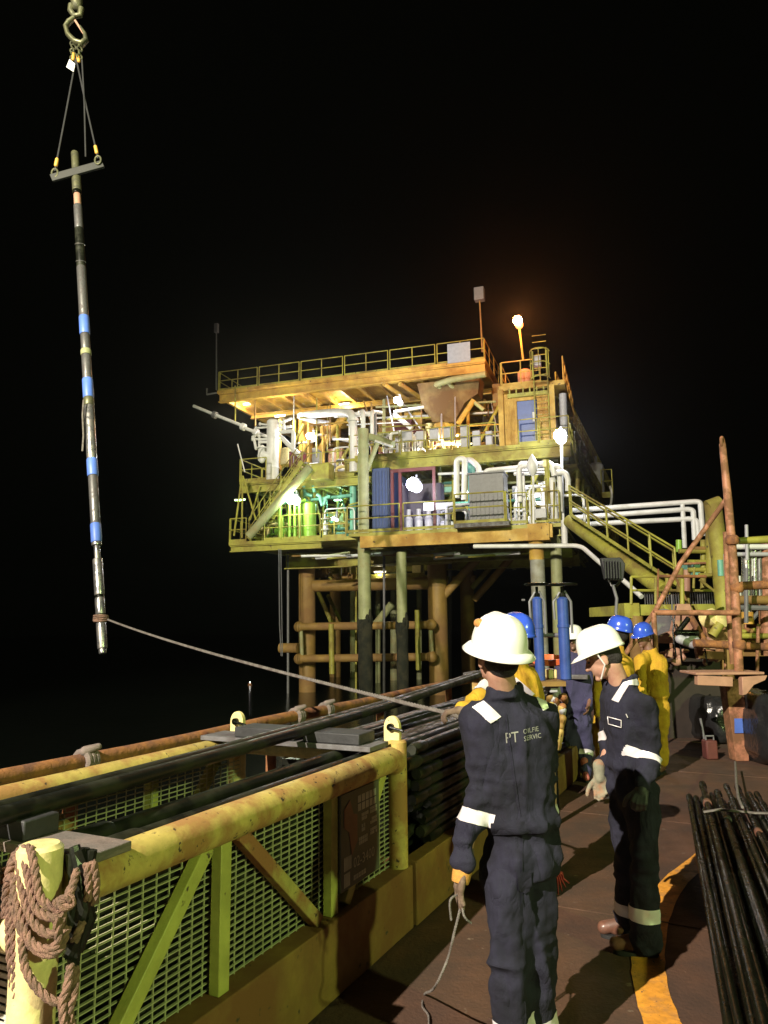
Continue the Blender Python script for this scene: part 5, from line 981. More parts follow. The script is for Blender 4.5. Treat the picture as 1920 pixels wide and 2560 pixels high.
leg(1340, 1345, 1352, 1600, 0.1, 0.27, 'greyleg'); leg(1389, 1340, 1397, 1600, 1.2, 0.22, 'leg')
g = G(); p = PP(1340, 1345, 0.1); q = PP(1342, 1400, 0.1); g.tube([p, q], .28, 24); g.obj('leg_sleeve', MT['ochre'], OP)
for (x, x2, b, r) in ((767, 768, 6, .42), (1092, 1096, 6, .46), (1166, 1170, 14, .40), (838, 838, 16, .35)): leg(x, 1400, x2, 1600, b, r, 'brown')
for (x, b, r) in ((883, 16, .2), (985, 14, .22), (945, 12, .14), (1048, 15, .16), (720, 5, .06), (960, 3, .06), (1125, 9, .1)): leg(x, 1380, x, 1600, b, r, 'leg' if r > .1 else 'grey')
for pts, r, m, nm in (([(785, 1465, 6), (1085, 1458, 6)], .30, 'brown', 'cross_tube'), ([(1100, 1500, 6), (1192, 1398, 6)], .20, 'brown', 'brace'), ([(1180, 1470, 10), (1245, 1398, 10)], .14, 'olive', 'brace'), ([(1185, 1500, 9), (1280, 1392, 9)], .18, 'brown', 'brace'),
                      ([(745, 1567, 5), (1078, 1562, 5)], .19, 'brown', 'fender_tube'), ([(745, 1647, 5), (1080, 1642, 5)], .19, 'brown', 'fender_tube'), ([(752, 1567, 5), (755, 1647, 5)], .10, 'leg', 'fender_post'), ([(828, 1560, 4.8), (830, 1685, 4.8)], .13, 'olive', 'fender_post'), ([(1043, 1525, 4.8), (1046, 1675, 4.8)], .12, 'olive', 'fender_post'), ([(1076, 1562, 5), (1080, 1642, 5)], .10, 'leg', 'fender_post'),
                      ([(820, 1490, 9), (850, 1550, 12)], .10, 'olive', 'brace'), ([(700, 1620, 5), (745, 1620, 5)], .24, 'brown', 'fender_tube'), ([(795, 1480, 15), (830, 1560, 15)], .14, 'olive', 'brace'), ([(980, 1510, 8), (940, 1560, 8)], .2, 'leg', 'brace'), ([(1080, 1455, 14), (1190, 1450, 14)], .3, 'brown', 'cross_tube')):
    ptube(nm, pts, r, m, n=14)
for (x, y) in ((748, 1567), (748, 1647), (1078, 1562), (1080, 1642)): g = G(); c = PP(x, y, 5); g.ell(c, .27, .27, .27); g.obj('tube_end', MT['brown'], OP)
ibeam('girder', pz(715, 1390, 5)[0], pz(1130, 1390, 5)[0], 5, 5, pz(900, 1378, 5)[1], .75, .4, 'olive')
g = G(); aa0, zz0 = pz(728, 1402, 5.5); aa1, _ = pz(900, 1402, 5.5); g.box(PF, aa0, aa1, -9, -5.5, zz0 - .12, zz0); g.obj('cellar_deck', MT['olive'], OP)
abox('cellar_walkway', pz(850, 1450, 7)[0], pz(1100, 1450, 7)[0], 7, 9, pz(900, 1442, 7)[1] - .12, pz(900, 1442, 7)[1], 'olive'); hrail('handrail', pz(850, 1450, 7)[0], 7.05, pz(1060, 1450, 7)[0], 7.05, pz(900, 1442, 7)[1], sp=1.1)
clutter(790, 880, 1460, 6.5, pz(850, 1462, 7)[1], 10, ['ltgrey', 'olive', 'yellow_post', 'brown'], 1.8); pbox('lit_panel', 1030, 1408, 1052, 1432, 7.5, .6, 'yellow_post')
leg(890, 1395, 890, 1440, 7, .05, 'olive')
# white drains and bridge pipes
for w_, r in (([(1184, 1366, -.3), (1452, 1364, -.3), (1500, 1407, -1.2), (1560, 1452, -1.9), (1604, 1492, -2.6)], .085), ([(1085, 1396, 3), (1300, 1382, 1.5)], .07), ([(1410, 1300, 0), (1412, 1364, 0)], .12)): ptube('pipe', w_, r, 'white', bend=.3)
for w_ in ([(1430, 1276, 3), (1740, 1254, 3), (1751, 1256, 3), (1757, 1340, 3)], [(1436, 1294, 3), (1722, 1273, 3), (1733, 1276, 3), (1737, 1350, 3)], [(1390, 1316, 3), (1480, 1310, 3), (1726, 1297, 3), (1742, 1300, 3), (1746, 1345, 3)]): ptube('bridge_pipe', w_, .105, 'white', bend=.35, n=12)
ptube('bridge_pipe', [(1706, 1256, 3), (1712, 1370, 3)], .09, 'white', n=12)
# gangway down to the right
g = G(); s0, s1 = PP(1424, 1302, -0.4), PP(1662, 1478, -4.5); g.tube([s0, s1], .25, 20); gb = g.obj('gangway_boom', MT['olive'], OP)
st = thing('gangway', 'sloping yellow gangway with handrails from the platform down towards the landing', 'gangway', PP(1660, 1480, -4.5))
e0, e1 = PP(1428, 1290, -.9), PP(1690, 1462, -5.0)
g = G()
for off_ in (-.45, .45): o_ = PF.w * off_; g.beam(e0 + o_, e1 + o_, .05, .09)
for k in range(26): c = e0.lerp(e1, (k + .5) / 26); g.beam(c - PF.w * .42, c + PF.w * .42, .12, .02)
g.obj('steps', MT['olive'], st)
for off_ in (-.45, .45):
    o_ = PF.w * off_; g = G()
    for k in range(6): c = e0.lerp(e1, k / 5) + o_; g.tube([c, c + V((0, 0, 1.05))], .03, 6)
    for h_ in (.5, 1.05): g.tube([e0 + o_ + V((0, 0, h_)), e1 + o_ + V((0, 0, h_))], .032, 6)
    g.obj('handrail', MT['olive'], st)
# lamps of the platform
def lamp(px, py, b, col, watts, r, label, pole=None, body=True, st=3.5):
    c = PP(px, py, b); t = thing('lamp', label, 'lamp', c, None)
    g = G(); g.ell(c, r, r, r * 1.05); g.obj('globe', emit('lamp_glow', col, st), t)
    g = G(); g.lathe(c + V((0, 0, r * 0.7)), [(r * .75, 0.05), (r * .6, .16), (.05, .2), (.05, .34)], n=14); g.obj('cap', MT['grey'], t)
    if pole: g = G(); g.tube([c - V((0, 0, r)), PP(*pole)], .05, 8); g.obj('pole', MT['white' if pole[0] > 1390 else 'ochre'], t)
    l = bpy.data.lights.new('lamp_light', 'POINT'); l.energy = watts; l.color = col; l.shadow_soft_size = r * 1.1
    o = bpy.data.objects.new('lamp_light', l); COL.objects.link(o); o.location = c - PF.w * 0 + (PF.w * (r + .35)); o.visible_camera = True; return t
lamp(1000, 1007, 6.0, (.92, .94, 1.0), 260, .15, 'round white lamp hung under the roof, upper middle of the platform')
lamp(784, 1096, 5.4, (.86, .88, 1.0), 260, .15, 'white lamp on the middle deck near the white header pipe')
lamp(741, 1252, bl + .3, (.80, 1.0, .72), 300, .21, 'greenish white lamp on the lower left landing beside the green tank')
lamp(1042, 1217, 0.8, (.80, .80, 1.0), 260, .24, 'violet-white lamp in front of the red skid frame')
lamp(1403, 1097, 1.0, (.97, .97, 1.0), 420, .22, 'white lamp on a tall pole at the right corner of the platform', (1408, 1300, .4))
lamp(1298, 812, 4.2, (1.0, .34, .08), 1000, .18, 'orange lamp on a tall pole above the door tower', (1308, 900, 4.8), st=4)
lamp(842, 1300, 1.8, (1, .98, .9), 30, .07, 'tiny white lamp low on the lower deck rail', st=8)
for (px, py, b, col, w_) in ((700, 1040, 7, (1, .90, .62), 800), (620, 1010, 9, (1, .88, .55), 300), (860, 1010, 10, (1, .85, .5), 260), (1130, 1090, 4.6, (1, .86, .45), 260), (900, 1130, 6, (1, .97, .9), 150), (1180, 1230, 3, (.9, 1, .95), 90), (1060, 1120, 5, (1, .97, .85), 150), (1340, 1240, 1.6, (.95, .97, 1), 110), (850, 1250, 5, (.55, 1, .75), 120), (600, 1250, 6, (.7, 1, .4), 90), (950, 1430, 7, (1, .9, .6), 60)):
    c = PP(px, py, b); t = thing('tube_lamp', 'small tube lamp fixed between the decks of the platform', 'lamp', c, 'tube lamps between the decks')
    g = G(); g.tube([c - PF.u * .3, c + PF.u * .3], .03, 8); g.obj('tube', emit('tube_glow', col, 7), t); g = G(); g.beam(c - PF.u * .33 + V((0, 0, .045)), c + PF.u * .33 + V((0, 0, .045)), .1, .03); g.obj('housing', MT['white'], t)
    l = bpy.data.lights.new('tube_light', 'POINT'); l.energy = w_; l.color = col; l.shadow_soft_size = .12; o = bpy.data.objects.new('tube_light', l); COL.objects.link(o); o.location = c - V((0, 0, .12))

# ------------------------------------------------------------------ things on the deck at the right
DF = Frame(0, 0, R(90))               # u = x (right), w = -y
def dbox(g, px0, py0, px1, py1, d, dep):
    p, q = at(px0, py0, d), at(px1, py1, d); return g.box(DF, p.x, q.x, -d - dep, -d, q.z, p.z)
def dtube(name, pts, r, m, parent, n=12, flat=None): g = G(); g.tube([at(*p) for p in pts], r, n, flat=flat); return g.obj(name, MT[m], parent)
bs = thing('boom_stand', 'tall rusty orange tubular stand with long diagonal strut and flat bracket', 'crane stand', atz(1842, 1900, 0))
dtube('main_post', [(1848, 1690, 9.5), (1842, 1560, 9.5), (1833, 1400, 9.5), (1820, 1250, 9.6), (1806, 1110, 9.7)], [.055, .055, .054, .052, .042], 'orange', bs, 18)
dtube('inner_post', [(1832, 1660, 9.75), (1822, 1530, 9.75), (1814, 1330, 9.75)], .035, 'orange', bs)
dtube('diagonal_strut', [(1818, 1245, 9.7), (1700, 1410, 9.9), (1640, 1525, 10.0), (1560, 1640, 10.2)], .034, 'orange', bs, 14)
dtube('cross_tube', [(1634, 1532, 9.42), (1846, 1532, 9.42)], .035, 'orange', bs); dtube('hanger_tube', [(1634, 1532, 9.38), (1640, 1640, 9.38)], .033, 'orange', bs)
g = G(); g.tube([at(1806, 1106, 9.7) + V((.0, .05 * math.cos(a), .07 * math.sin(a))) + V((.04 * math.cos(a), 0, 0)) for a in [2 * math.pi * k / 12 for k in range(12)]], .02, 8, closed=True); g.obj('top_eye', MT['orange'], bs)
for (x, y) in ((1830, 1350), (1842, 1470), (1848, 1612)): g = G(); c = at(x, y, 9.5); g.lathe(c, [(.06, -.06), (.082, -.035), (.082, .035), (.06, .06)], n=16); g.obj('clamp', MT['rust'], bs)
g = G(); pl = [(1738, 1684), (1862, 1684), (1916, 1690), (1914, 1704), (1880, 1722), (1858, 1740), (1852, 1716), (1738, 1712)]
g.plate([at(x, y, 9.3) for x, y in ((1740, 1688), (1828, 1692), (1828, 1716), (1740, 1712))], .10, (0, 1, 0)); g.plate([at(x, y, 9.28) for x, y in ((1850, 1692), (1914, 1688), (1908, 1700), (1880, 1712), (1862, 1735), (1852, 1738))], .10, (0, 1, 0))
p, q = at(1740, 1688, 9.24), at(1912, 1690, 9.24); g.box(DF, p.x, q.x, -9.75, -9.24, p.z, p.z + .03); g.obj('bracket', MT['pink'], bs, .006)
g = G(); bot = atz(1848, 1900, 0); top = at(1836, 1700, bot.y - .1); w0, w1 = .12, .085
g.hexa([V((bot.x - w1, bot.y - .1, 0)), V((bot.x + w1, bot.y - .1, 0)), V((bot.x + w1, bot.y + .1, 0)), V((bot.x - w1, bot.y + .1, 0)), V((top.x - w0, bot.y - .1, top.z)), V((top.x + w0, bot.y - .1, top.z)), V((top.x + w0, bot.y + .1, top.z)), V((top.x - w0, bot.y + .1, top.z))]); pdst = g.obj('pedestal', MT['orange'], bs, .01)
pb = at(1842, 1812, bot.y - .1); g = G(); g.plate([pb + V((x, -.012, z)) for x, z in ((-.04, -.1), (.07, -.1), (.07, .08), (-.03, .08))], .006, (0, 1, 0)); g.obj('blue_patch', MT['tape'], pdst)
# guard pipes left and right of the stand
for pts, r, m, lab in (([(1735, 1608, 10.4), (1925, 1618, 10.4)], .055, 'rust', 'brown horizontal pipe behind the orange stand, at chest height'), ([(1846, 1465, 10.2), (1925, 1462, 10.2)], .06, 'rust', 'thick brown horizontal pipe joining the orange stand above head height'),
                       ([(1846, 1352, 10.2), (1925, 1350, 10.2)], .05, 'olive', 'olive horizontal pipe joining the orange stand near its upper clamp')):
    g = G(); g.tube([at(*p) for p in pts], r, 14); tag(g.obj('scaffold_pipe', MT[m]), lab, 'pipe')
# winch with its pink and orange guards
wi = thing('winch', 'orange winch with sloping side plates, dark drum and cables behind the yellow worker', 'winch', atz(1720, 1760, 0))
for pts, m, d in (([(1690, 1510), (1722, 1510), (1748, 1600), (1672, 1600)], 'pink', 11.6), ([(1644, 1590), (1680, 1575), (1680, 1608), (1644, 1608)], 'pink', 11.5), ([(1755, 1545), (1790, 1560), (1820, 1600), (1765, 1600)], 'orange', 11.8), ([(1750, 1585), (1790, 1602), (1785, 1630), (1740, 1620)], 'pink', 11.4),
                  ([(1738, 1620), (1805, 1622), (1808, 1650), (1742, 1646)], 'orange', 11.4), ([(1665, 1625), (1680, 1620), (1678, 1645), (1665, 1640)], 'pink', 11.4), ([(1600, 1590), (1630, 1570), (1640, 1640), (1610, 1660)], 'pink', 11.9)):
    g = G(); g.plate([at(x, y, d) for x, y in pts], .12, (0, 1, 0)); g.obj('side_plate', MT[m], wi, .01)
c = at(1664, 1565, 11.7); g = G(); g.lathe(c, [(.03, -.3), (.14, -.28), (.26, -.12), (.27, .0), (.1, .02)], (0.2, -1, .1), 24); g.obj('drum', MT['grey'], wi)
for pts, r, m in (([(1725, 1540, 11.2), (1762, 1605, 11.2)], .05, 'rust'), ([(1722, 1545, 11.2), (1690, 1585, 11.2)], .04, 'blacksteel'), ([(1780, 1590, 11.2), (1800, 1560, 11.2)], .07, 'olive'), ([(1690, 1582, 11.1), (1745, 1582, 11.1)], .045, 'blacksteel'), ([(1735, 1608, 11), (1805, 1612, 11)], .06, 'rust')): dtube('strut', pts, r, m, wi)
for pts in ([(1690, 1515, 11.3), (1682, 1580, 11.2), (1690, 1640, 11.2)], [(1678, 1540, 11.3), (1700, 1600, 11.2), (1705, 1660, 11.2)], [(1762, 1622, 11.2), (1768, 1660, 11.2)]): dtube('cable', pts, .012, 'blacksteel', wi, 6)
for (x, y, r) in ((1775, 1545, .13), (1795, 1552, .12)): g = G(); g.lathe(at(x, y, 11.3), [(.04, -.12), (r, -.1), (r, .08), (.05, .1)], (.5, -.8, .3), 18); g.obj('sheave', MT['yellow_post'], wi)
g = G(); g.ell(at(1722, 1600, 11.2), .16, .12, .10); g.cap(at(1700, 1598, 11.1), .07, at(1730, 1612, 11.1), .06); g.obj('motor', MT['ltgrey'], wi)
g = G(); p, q = at(1644, 1655, 11.7), at(1810, 1780, 11.7); g.box(DF, p.x, q.x, -12.9, -11.7, 0.0, p.z); g.obj('base', mat('dark_winch_base', (.03, .02, .015), .7), wi)
g = G()
for i in range(16): x = rnd.uniform(1650, 1800); y = rnd.uniform(1625, 1655); g.ell(at(x, y, 11.55), rnd.uniform(.03, .09), .06, rnd.uniform(.03, .08), None, 8, 6)
g.obj('fittings', MT['pink'], wi)
# landing with grating beyond
ld = thing('landing_stage', 'green steel landing with grating and rails at the foot of the gangway', 'landing', atz(1700, 1700, 0))
for (x0, y0, x1, y1, d, dep, m) in ((1568, 1512, 1830, 1536, 16, 3, 'olive'), (1560, 1508, 1600, 1545, 15.9, .4, 'olive')):
    g = G(); dbox(g, x0, y0, x1, y1, d, dep); g.obj('deck_edge', MT[m], ld)
g = G()
for i in range(34): x = 1612 + i * 6; dbox(g, x, 1480, x + 2.5, 1512, 16.0, .05)
dbox(g, 1608, 1476, 1822, 1480, 16, .06); g.obj('grating', MT['grey'], ld)
for (x0, x1, y0, y1) in ((1577, 1640, 1442, 1510), (1640, 1720, 1442, 1510), (1720, 1795, 1442, 1510)):
    g = G()
    for x in (x0 + 1, x1 - 1): g.tube([at(x, y0, 15.9), at(x, y1, 15.9)], .03, 6)
    for y in (y0, (y0 + y1) / 2): g.tube([at(x0, y, 15.9), at(x1, y, 15.9)], .028, 6)
    g.obj('handrail', MT['olive'], ld)
dtube('leaning_post', [(1782, 1262, 15), (1800, 1400, 15), (1812, 1530, 15)], .17, 'olive', ld, 16); dtube('upright', [(1775, 1268, 15.4), (1778, 1440, 15.4)], .10, 'olive', ld); dtube('top_cap', [(1768, 1268, 15), (1800, 1256, 15)], .14, 'olive', ld)
for (x, y0, y1, m, r) in ((1700, 1420, 1480, 'olive', .07), (1716, 1425, 1478, 'pink', .08), (1758, 1350, 1475, 'olive', .06), (1776, 1390, 1440, 'teal', .05), (1808, 1380, 1440, 'white', .06), (1697, 1350, 1380, 'green', .06)): dtube('upright', [(x, y0, 15.6), (x, y1, 15.6)], r, m, ld)
for (x0, x1, y, m) in ((1697, 1790, 1378, 'olive'), (1735, 1800, 1372, 'brown'), (1720, 1790, 1405, 'olive'), (1720, 1790, 1425, 'olive')): dtube('crossbar', [(x0, y, 15.5), (x1, y, 15.5)], .05, m, ld)
g = G(); dbox(g, 1735, 1405, 1760, 1440, 16.2, .8); g.obj('green_box', MT['teal'], ld)
dtube('support', [(1590, 1540, 16), (1595, 1700, 16)], .15, 'brown', ld); dtube('support', [(1815, 1535, 16), (1818, 1700, 16)], .15, 'brown', ld)
# bank of shiny pipes far right
rp_ = thing('riser_bank', 'bank of white and brown upright pipes with rails beyond the orange stand', 'pipes', atz(1890, 1640, 0))
for (x, y0, y1, r, m) in ((1866, 1385, 1545, .085, 'chrome'), (1886, 1372, 1515, .05, 'chrome'), (1898, 1368, 1510, .05, 'toolsteel'), (1907, 1372, 1515, .04, 'white'), (1817, 1385, 1440, .06, 'white'), (1877, 1370, 1440, .03, 'white'), (1918, 1360, 1640, .12, 'orange'), (1845, 1440, 1510, .05, 'white'), (1868, 1530, 1560, .1, 'clip'), (1800, 1400, 1440, .05, 'teal')): dtube('riser', [(x, y0, 13.5), (x + 2, y1, 13.5)], r, m, rp_)
dtube('lamp_post', [(1866, 1312, 13.3), (1868, 1400, 13.3)], .03, 'ltgrey', rp_)
for (x0, x1, y, m, r) in ((1838, 1925, 1367, 'white', .05), (1838, 1925, 1386, 'ltgrey', .04), (1840, 1925, 1590, 'olive', .05), (1838, 1925, 1500, 'brown', .08)): dtube('crossbar', [(x0, y, 13.4), (x1, y, 13.4)], r, m, rp_)
g = G(); dbox(g, 1850, 1560, 1925, 1640, 13.9, .5); g.obj('brown_casing', MT['brown'], rp_)
for i in range(14): g = G(); g.ell(at(1858 + (i % 7) * 9, 1575 + (i // 7) * 28 + rnd.uniform(-6, 6), 13.6), .06, .1, .05, None, 8, 6); g.obj('fitting', MT[rnd.choice(['brown', 'rust', 'olive'])], rp_)
# black wrapped loads and small red can
def bag(px0, py0, px1, d, dep, label, seed):
    p = at(px0, py0, d); q = at(px1, py0, d); cx = (p.x + q.x) / 2; hx = (q.x - p.x) / 2; hz = p.z; vs = []; n, m = 40, 26
    for i in range(m + 1):
        t = math.pi * i / m
        for k in range(n):
            a = 2 * math.pi * k / n; sx = math.copysign(abs(math.sin(t) * math.cos(a)) ** .5, math.cos(a)); sy = math.copysign(abs(math.sin(t) * math.sin(a)) ** .5, math.sin(a)); sz = math.copysign(abs(math.cos(t)) ** .5, math.cos(t))
            v = V((cx + hx * sx, d + dep / 2 + dep / 2 * sy, max(hz / 2 + hz / 2 * sz, 0))); f = 1 - 2 * abs(noise.noise(v * 5 + V((seed, 0, 0)))); v += V((sx, sy, sz)).normalized() * f * 0.05; v.z = max(v.z, 0); vs.append(v)
    g = G(); g.add(vs, [(i * n + k, (i + 1) * n + k, (i + 1) * n + (k + 1) % n, i * n + (k + 1) % n) for i in range(m) for k in range(n)]); tag(g.obj('wrapped_load', MT['bag']), label, 'wrapped load')
bag(1775, 1752, 1836, 11.0, 1.0, 'black plastic wrapped load left of the orange pedestal', 3); bag(1872, 1752, 1905, 10.9, 1.0, 'black plastic wrapped load just right of the orange pedestal', 9); bag(1912, 1742, 1990, 9.2, 1.2, 'large black plastic wrapped load at the right edge of the picture', 17)
bag(1672, 1738, 1765, 11.8, 1.0, 'low black wrapped load behind the yellow worker, farthest from the pedestal', 29)
cn = thing('red_canister', 'small red canister with a grey handle standing on the deck before the wrapped loads', 'canister', atz(1778, 1898, 0))
b0 = atz(1778, 1898, 0); g = G(); g.box(DF, b0.x - .075, b0.x + .075, -b0.y - .1, -b0.y + .06, 0, .24); g.obj('body', mat('dull_red_can', (.12, .03, .025), .7), cn, .02); g = G(); g.tube([b0 + V((-.05, 0, .24)), b0 + V((-.05, 0, .29)), b0 + V((.05, 0, .29)), b0 + V((.05, 0, .24))], .012, 6); g.obj('handle', MT['grey'], cn); g = G(); g.tube([b0 + V((-.03, .1, .24)), b0 + V((-.06, .1, .5))], .015, 8); g.obj('spout', MT['grey'], cn)
# worn scaffold members, pipes and cables around the stand
for _ in range(34):
    x = rnd.uniform(1640, 1915); y = rnd.uniform(1300, 1640); d = rnd.uniform(12.5, 17); k = rnd.random(); m = rnd.choice(['rust', 'brown', 'olive', 'orange', 'olive', 'grey']); r = rnd.uniform(.015, .05)
    if x < 1790 and y < 1400: y += 110
    if k < .45: dtube('scaffold_tube', [(x, y, d), (x + rnd.uniform(-6, 6), min(y + rnd.uniform(60, 160), 1690), d)], r, m, rp_ if x > 1800 else ld, 8)
    elif k < .8: dtube('scaffold_tube', [(x, y, d), (min(x + rnd.uniform(50, 130), 1925), y + rnd.uniform(-3, 3), d)], r, m, rp_ if x > 1800 else ld, 8)
    else: dtube('scaffold_tube', [(x, y, d), (x + rnd.uniform(-60, 60), y + rnd.uniform(40, 90), d)], r, m, rp_ if x > 1800 else ld, 8)
# blue cylinders with hand wheels
BZ = at(1370, 1698, 6.7).z
def bluecyl(px, ytop, d, r, label, wheel):
    top = at(px, ytop, d); b0 = V((top.x + .02, top.y, BZ)); t = thing('blue_cylinder', label, 'cylinder', b0)
    H = top.z - BZ; g = G(); g.lathe(b0, [(r, 0), (r, H * .62), (r * 1.12, H * .622), (r * 1.12, H * .66), (r, H * .662), (r, H - .02), (r * .5, H)], n=24); g.obj('barrel', MT['blue'], t)
    g = G(); g.tube([b0 + V((r * 1.5, 0, H * .55)), b0 + V((r * 1.5, 0, H * .94)), b0 + V((r * .4, 0, H + .05))], .012, 6); g.tube([b0 + V((-r * 1.5, 0, H * .72)), b0 + V((-r * 1.6, 0, H * .94)), b0 + V((-r * .4, 0, H + .04))], .012, 6); g.obj('bail', MT['grey'], t)
    g = G(); g.lathe(b0 + V((0, 0, H)), [(r * .6, 0), (r * .6, .03), (r * .3, .035), (r * .3, .09)], n=14); g.obj('valve', MT['blacksteel'], t)
    c = b0 + V((0, 0, H + .10)); g = G(); g.tube([c + V((wheel * math.cos(a), wheel * math.sin(a), .01)) for a in [2 * math.pi * k / 20 for k in range(20)]], .010, 7, closed=True)
    for k in range(3): a = math.pi * k / 3; g.tube([c + V((wheel * math.cos(a), wheel * math.sin(a), .01)), c - V((wheel * math.cos(a), wheel * math.sin(a), -.01))], .008, 6)
    g.obj('hand_wheel', MT['blacksteel'], t)
bluecyl(1337, 1492, 6.6, .043, 'tall blue cylinder with hand wheel, the one next to the nearest man', .10); bluecyl(1400, 1492, 6.7, .05, 'tall blue cylinder with hand wheel, the one next to the man in indigo', .13)
g = G(); a, b = at(1300, 1508, 6.65), at(1428, 1586, 6.75); g.tube([at(1304, 1500, 6.65), at(1312, 1500, 6.65)], .01, 6); g.tube([at(1330, 1588, 6.75), at(1412, 1588, 6.75)], .02, 8); tag(g.obj('crossbar', MT['grey']), 'grey bars linking the two tall blue cylinders', 'bars')
# black floodlight on a pole
fl = thing('floodlight', 'black rectangular floodlight seen from behind on a thin pole above the workers', 'floodlight', atz(1545, 1900, 0))
g = G(); f0 = [at(x, y, 9.6) for x, y in ((1500, 1396), (1549, 1394), (1561, 1410), (1556, 1452), (1512, 1450))]; g.plate(f0, .10, (0, 1, 0)); g.obj('housing', MT['rubber'], fl, .012)
g = G(); [g.plate([at(1510 + i * 7, 1402, 9.53), at(1513 + i * 7, 1402, 9.53), at(1515 + i * 7, 1446, 9.53), at(1512 + i * 7, 1446, 9.53)], .04, (0, 1, 0)) for i in range(6)]; g.obj('cooling_fin', MT['rubber'], fl)
g = G(); g.tube([at(1520, 1448, 9.55), at(1530, 1466, 9.5), at(1540, 1466, 9.5), at(1552, 1450, 9.55)], .018, 8); g.obj('yoke', MT['blacksteel'], fl)
p = at(1532, 1462, 9.5); q = at(1540, 1530, 9.5); g = G(); g.tube([p, p.lerp(q, .5) + V((.03, 0, 0)), q, V((q.x + .02, q.y, 0))], .020, 8); g.obj('pole', MT['grey'], fl)
# little things between the nearest man and the man in indigo
for (x0, y0, x1, y1, d, m, nm, lab) in ((1370, 1674, 1394, 1697, 6.75, 'yellow_post', 'yellow_block', 'small yellow block on the work bench between the blue cylinders'), (1374, 1706, 1396, 1732, 6.5, 'ltgrey', 'grey_case', 'grey case hanging under the edge of the work bench')):
    g = G(); dbox(g, x0, y0, x1, y1, d, .2); tag(g.obj(nm, MT[m], None, .01), lab, nm.split('_')[1])
g = G()
for k in range(4): g.tube([at(1372, 1655, 6.9) + V((.14 * math.cos(a), .10 * math.sin(a), .012 * k + .02 * math.sin(a))) for a in [2 * math.pi * q / 20 for q in range(20)]], .012, 6, closed=True)
tag(g.obj('orange_hose', mat('orange_hose', (.75, .16, .05), .4)), 'coiled orange hose lying between the two blue cylinders', 'hose')
bn = thing('work_bench', 'low rusty bench with fittings between the nearest man and the man in indigo', 'bench', at(1375, 1960, 7.3))
p, q = at(1318, 1700, 6.5), at(1411, 1700, 6.5); p.z = BZ - .002; g = G(); g.box(DF, p.x, q.x, -7.3, -6.45, p.z - .04, p.z); g.obj('top', MT['beam'], bn)
for x in (p.x + .03, q.x - .03): g = G(); g.tube([V((x, 6.9, 0)), V((x, 6.9, p.z - .04))], .03, 8); g.obj('leg', MT['blacksteel'], bn)
for i in range(16): g = G(); xx = rnd.uniform(1375, 1412); yy = rnd.uniform(1715, 1830); g.cap(at(xx, yy, 6.6), .035, at(xx + rnd.uniform(-12, 12), yy + rnd.uniform(5, 40), 6.7), .028, 8, 3); g.obj('fitting', MT[rnd.choice(['rust', 'yellow', 'ltgrey', 'brown'])], bn)
# bundle of dark tubulars at the right edge
TF = Frame(0, 0, R(20)); b0 = V((2.70, 7.0, 0)); TF.o = V((b0.x, b0.y, 0)) - TF.u * 0
rnd2 = random.Random(5)
for i in range(84):
    row = i // 28; k = i % 28; w = 0.03 + k * .055 + (row % 2) * .04 + rnd2.uniform(-.02, .02) + (.05 if row else 0); z = .045 + row * .06 + rnd2.uniform(0, .02); r = rnd2.choice([.014, .018, .023, .028])
    if i in (0, 1): r = .024
    e_ = rnd2.uniform(-.6, .8) if i > 1 else .7; p0 = TF.P(-5.6 + rnd2.uniform(-.1, .1), w, z); p1 = TF.P(e_, w + (rnd2.uniform(-.06, .06) if i > 1 else .01), z)
    pipe('tubular', [p0, p1], r, MT['blacksteel'], 'oily black tubular lying in the pile beside the orange deck line', 'pipe', 'tubulars piled on the right of the deck', 14)
    if i % 3 == 0 and row == 2:
        q_ = p1.lerp(p0, rnd2.uniform(.1, .7)); d_ = (p0 - p1).normalized(); o_ = bpy.context.scene.objects[-1]; g = G(); g.tube([q_, q_ + d_ * .01, q_ + d_ * .08, q_ + d_ * .09], [r, r * 1.35, r * 1.35, r], 12); tag(g.obj('coupling', MT['boot'] if i % 2 else MT['toolsteel']), 'short steel coupling around one of the tubulars of the pile', 'coupling', 'couplings on the tubulars')
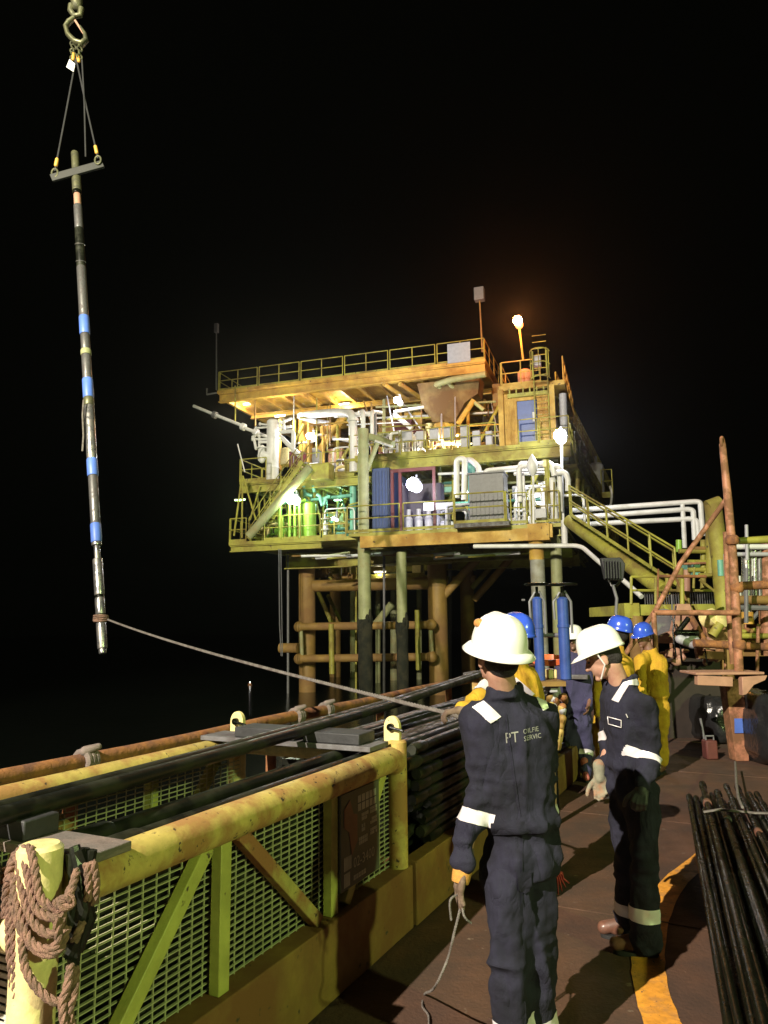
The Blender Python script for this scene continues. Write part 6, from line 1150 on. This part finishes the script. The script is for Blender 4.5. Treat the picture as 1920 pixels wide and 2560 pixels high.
g = G(); q = [TF.P(-.55, w, z) for w, z in ((.12, .20), (.25, .23), (.5, .22), (.8, .235), (.95, .23))]; g.tube(q, .028, 8, flat=.35); tag(g.obj('strap', MT['tagrope']), 'pale webbing strap across the pile of black tubulars', 'strap')
g = G(); g.tube([at(1838, 1905, 8.9), at(1841, 1960, 7.4), at(1846, 1995, 6.6), at(1856, 2018, 6.2)], .012, 6); tag(g.obj('pale_cord', MT['tagrope']), 'pale cord running from the orange pedestal to the strapped tubulars', 'cord')
g = G(); c0, c1 = TF.P(-.7, 1.05, .26), TF.P(-2.5, 1.25, .26); L = (c1 - c0).length; n = int(L / .05); d = (c1 - c0).normalized(); s_ = V((d.y, -d.x, 0))
for i in range(n):
    c = c0 + d * .05 * i; x = s_ if i % 2 else V((0, 0, 1)); g.tube([c + d * .034 * math.cos(a) + x * .018 * math.sin(a) for a in [2 * math.pi * k / 10 for k in range(10)]], .006, 5, closed=True)
tag(g.obj('chain', MT['grey']), 'steel chain lying along the top of the black tubulars', 'chain')
# far lights on the water
bu = thing('buoy', 'tiny white light of a distant buoy on the black sea', 'buoy', atz(625, 1712, -1.5) )
c = atz(625, 1706, -1.35); c = V((c.x, c.y, -1.5)); g = G(); g.lathe(c, [(.1, -.2), (.14, 0), (.05, .12)], n=12); g.obj('float', MT['orange'], bu); g = G(); g.ell(c + V((0, 0, .15)), .035, .035, .035); g.obj('light', emit('buoy_light', (1, 1, .95), 6), bu)

# ------------------------------------------------------------------ thin haze box round everything, added for the glow about the lamps
g = G(); g.hexa([(-160, -70, -2.6), (180, -70, -2.6), (180, 330, -2.6), (-160, 330, -2.6), (-160, -70, 26), (180, -70, 26), (180, 330, 26), (-160, 330, 26)])
hm = bpy.data.materials.new('haze'); hm.use_nodes = True; N = hm.node_tree.nodes; N.remove(N['Principled BSDF']); pv = N.new('ShaderNodeVolumePrincipled')
pv.inputs['Density'].default_value = 0.00045; pv.inputs['Color'].default_value = (.9, .9, .9, 1); pv.inputs['Anisotropy'].default_value = .88
hm.node_tree.links.new(pv.outputs[0], N['Material Output'].inputs['Volume']); h = g.obj('haze', hm); h['kind'] = 'stuff'
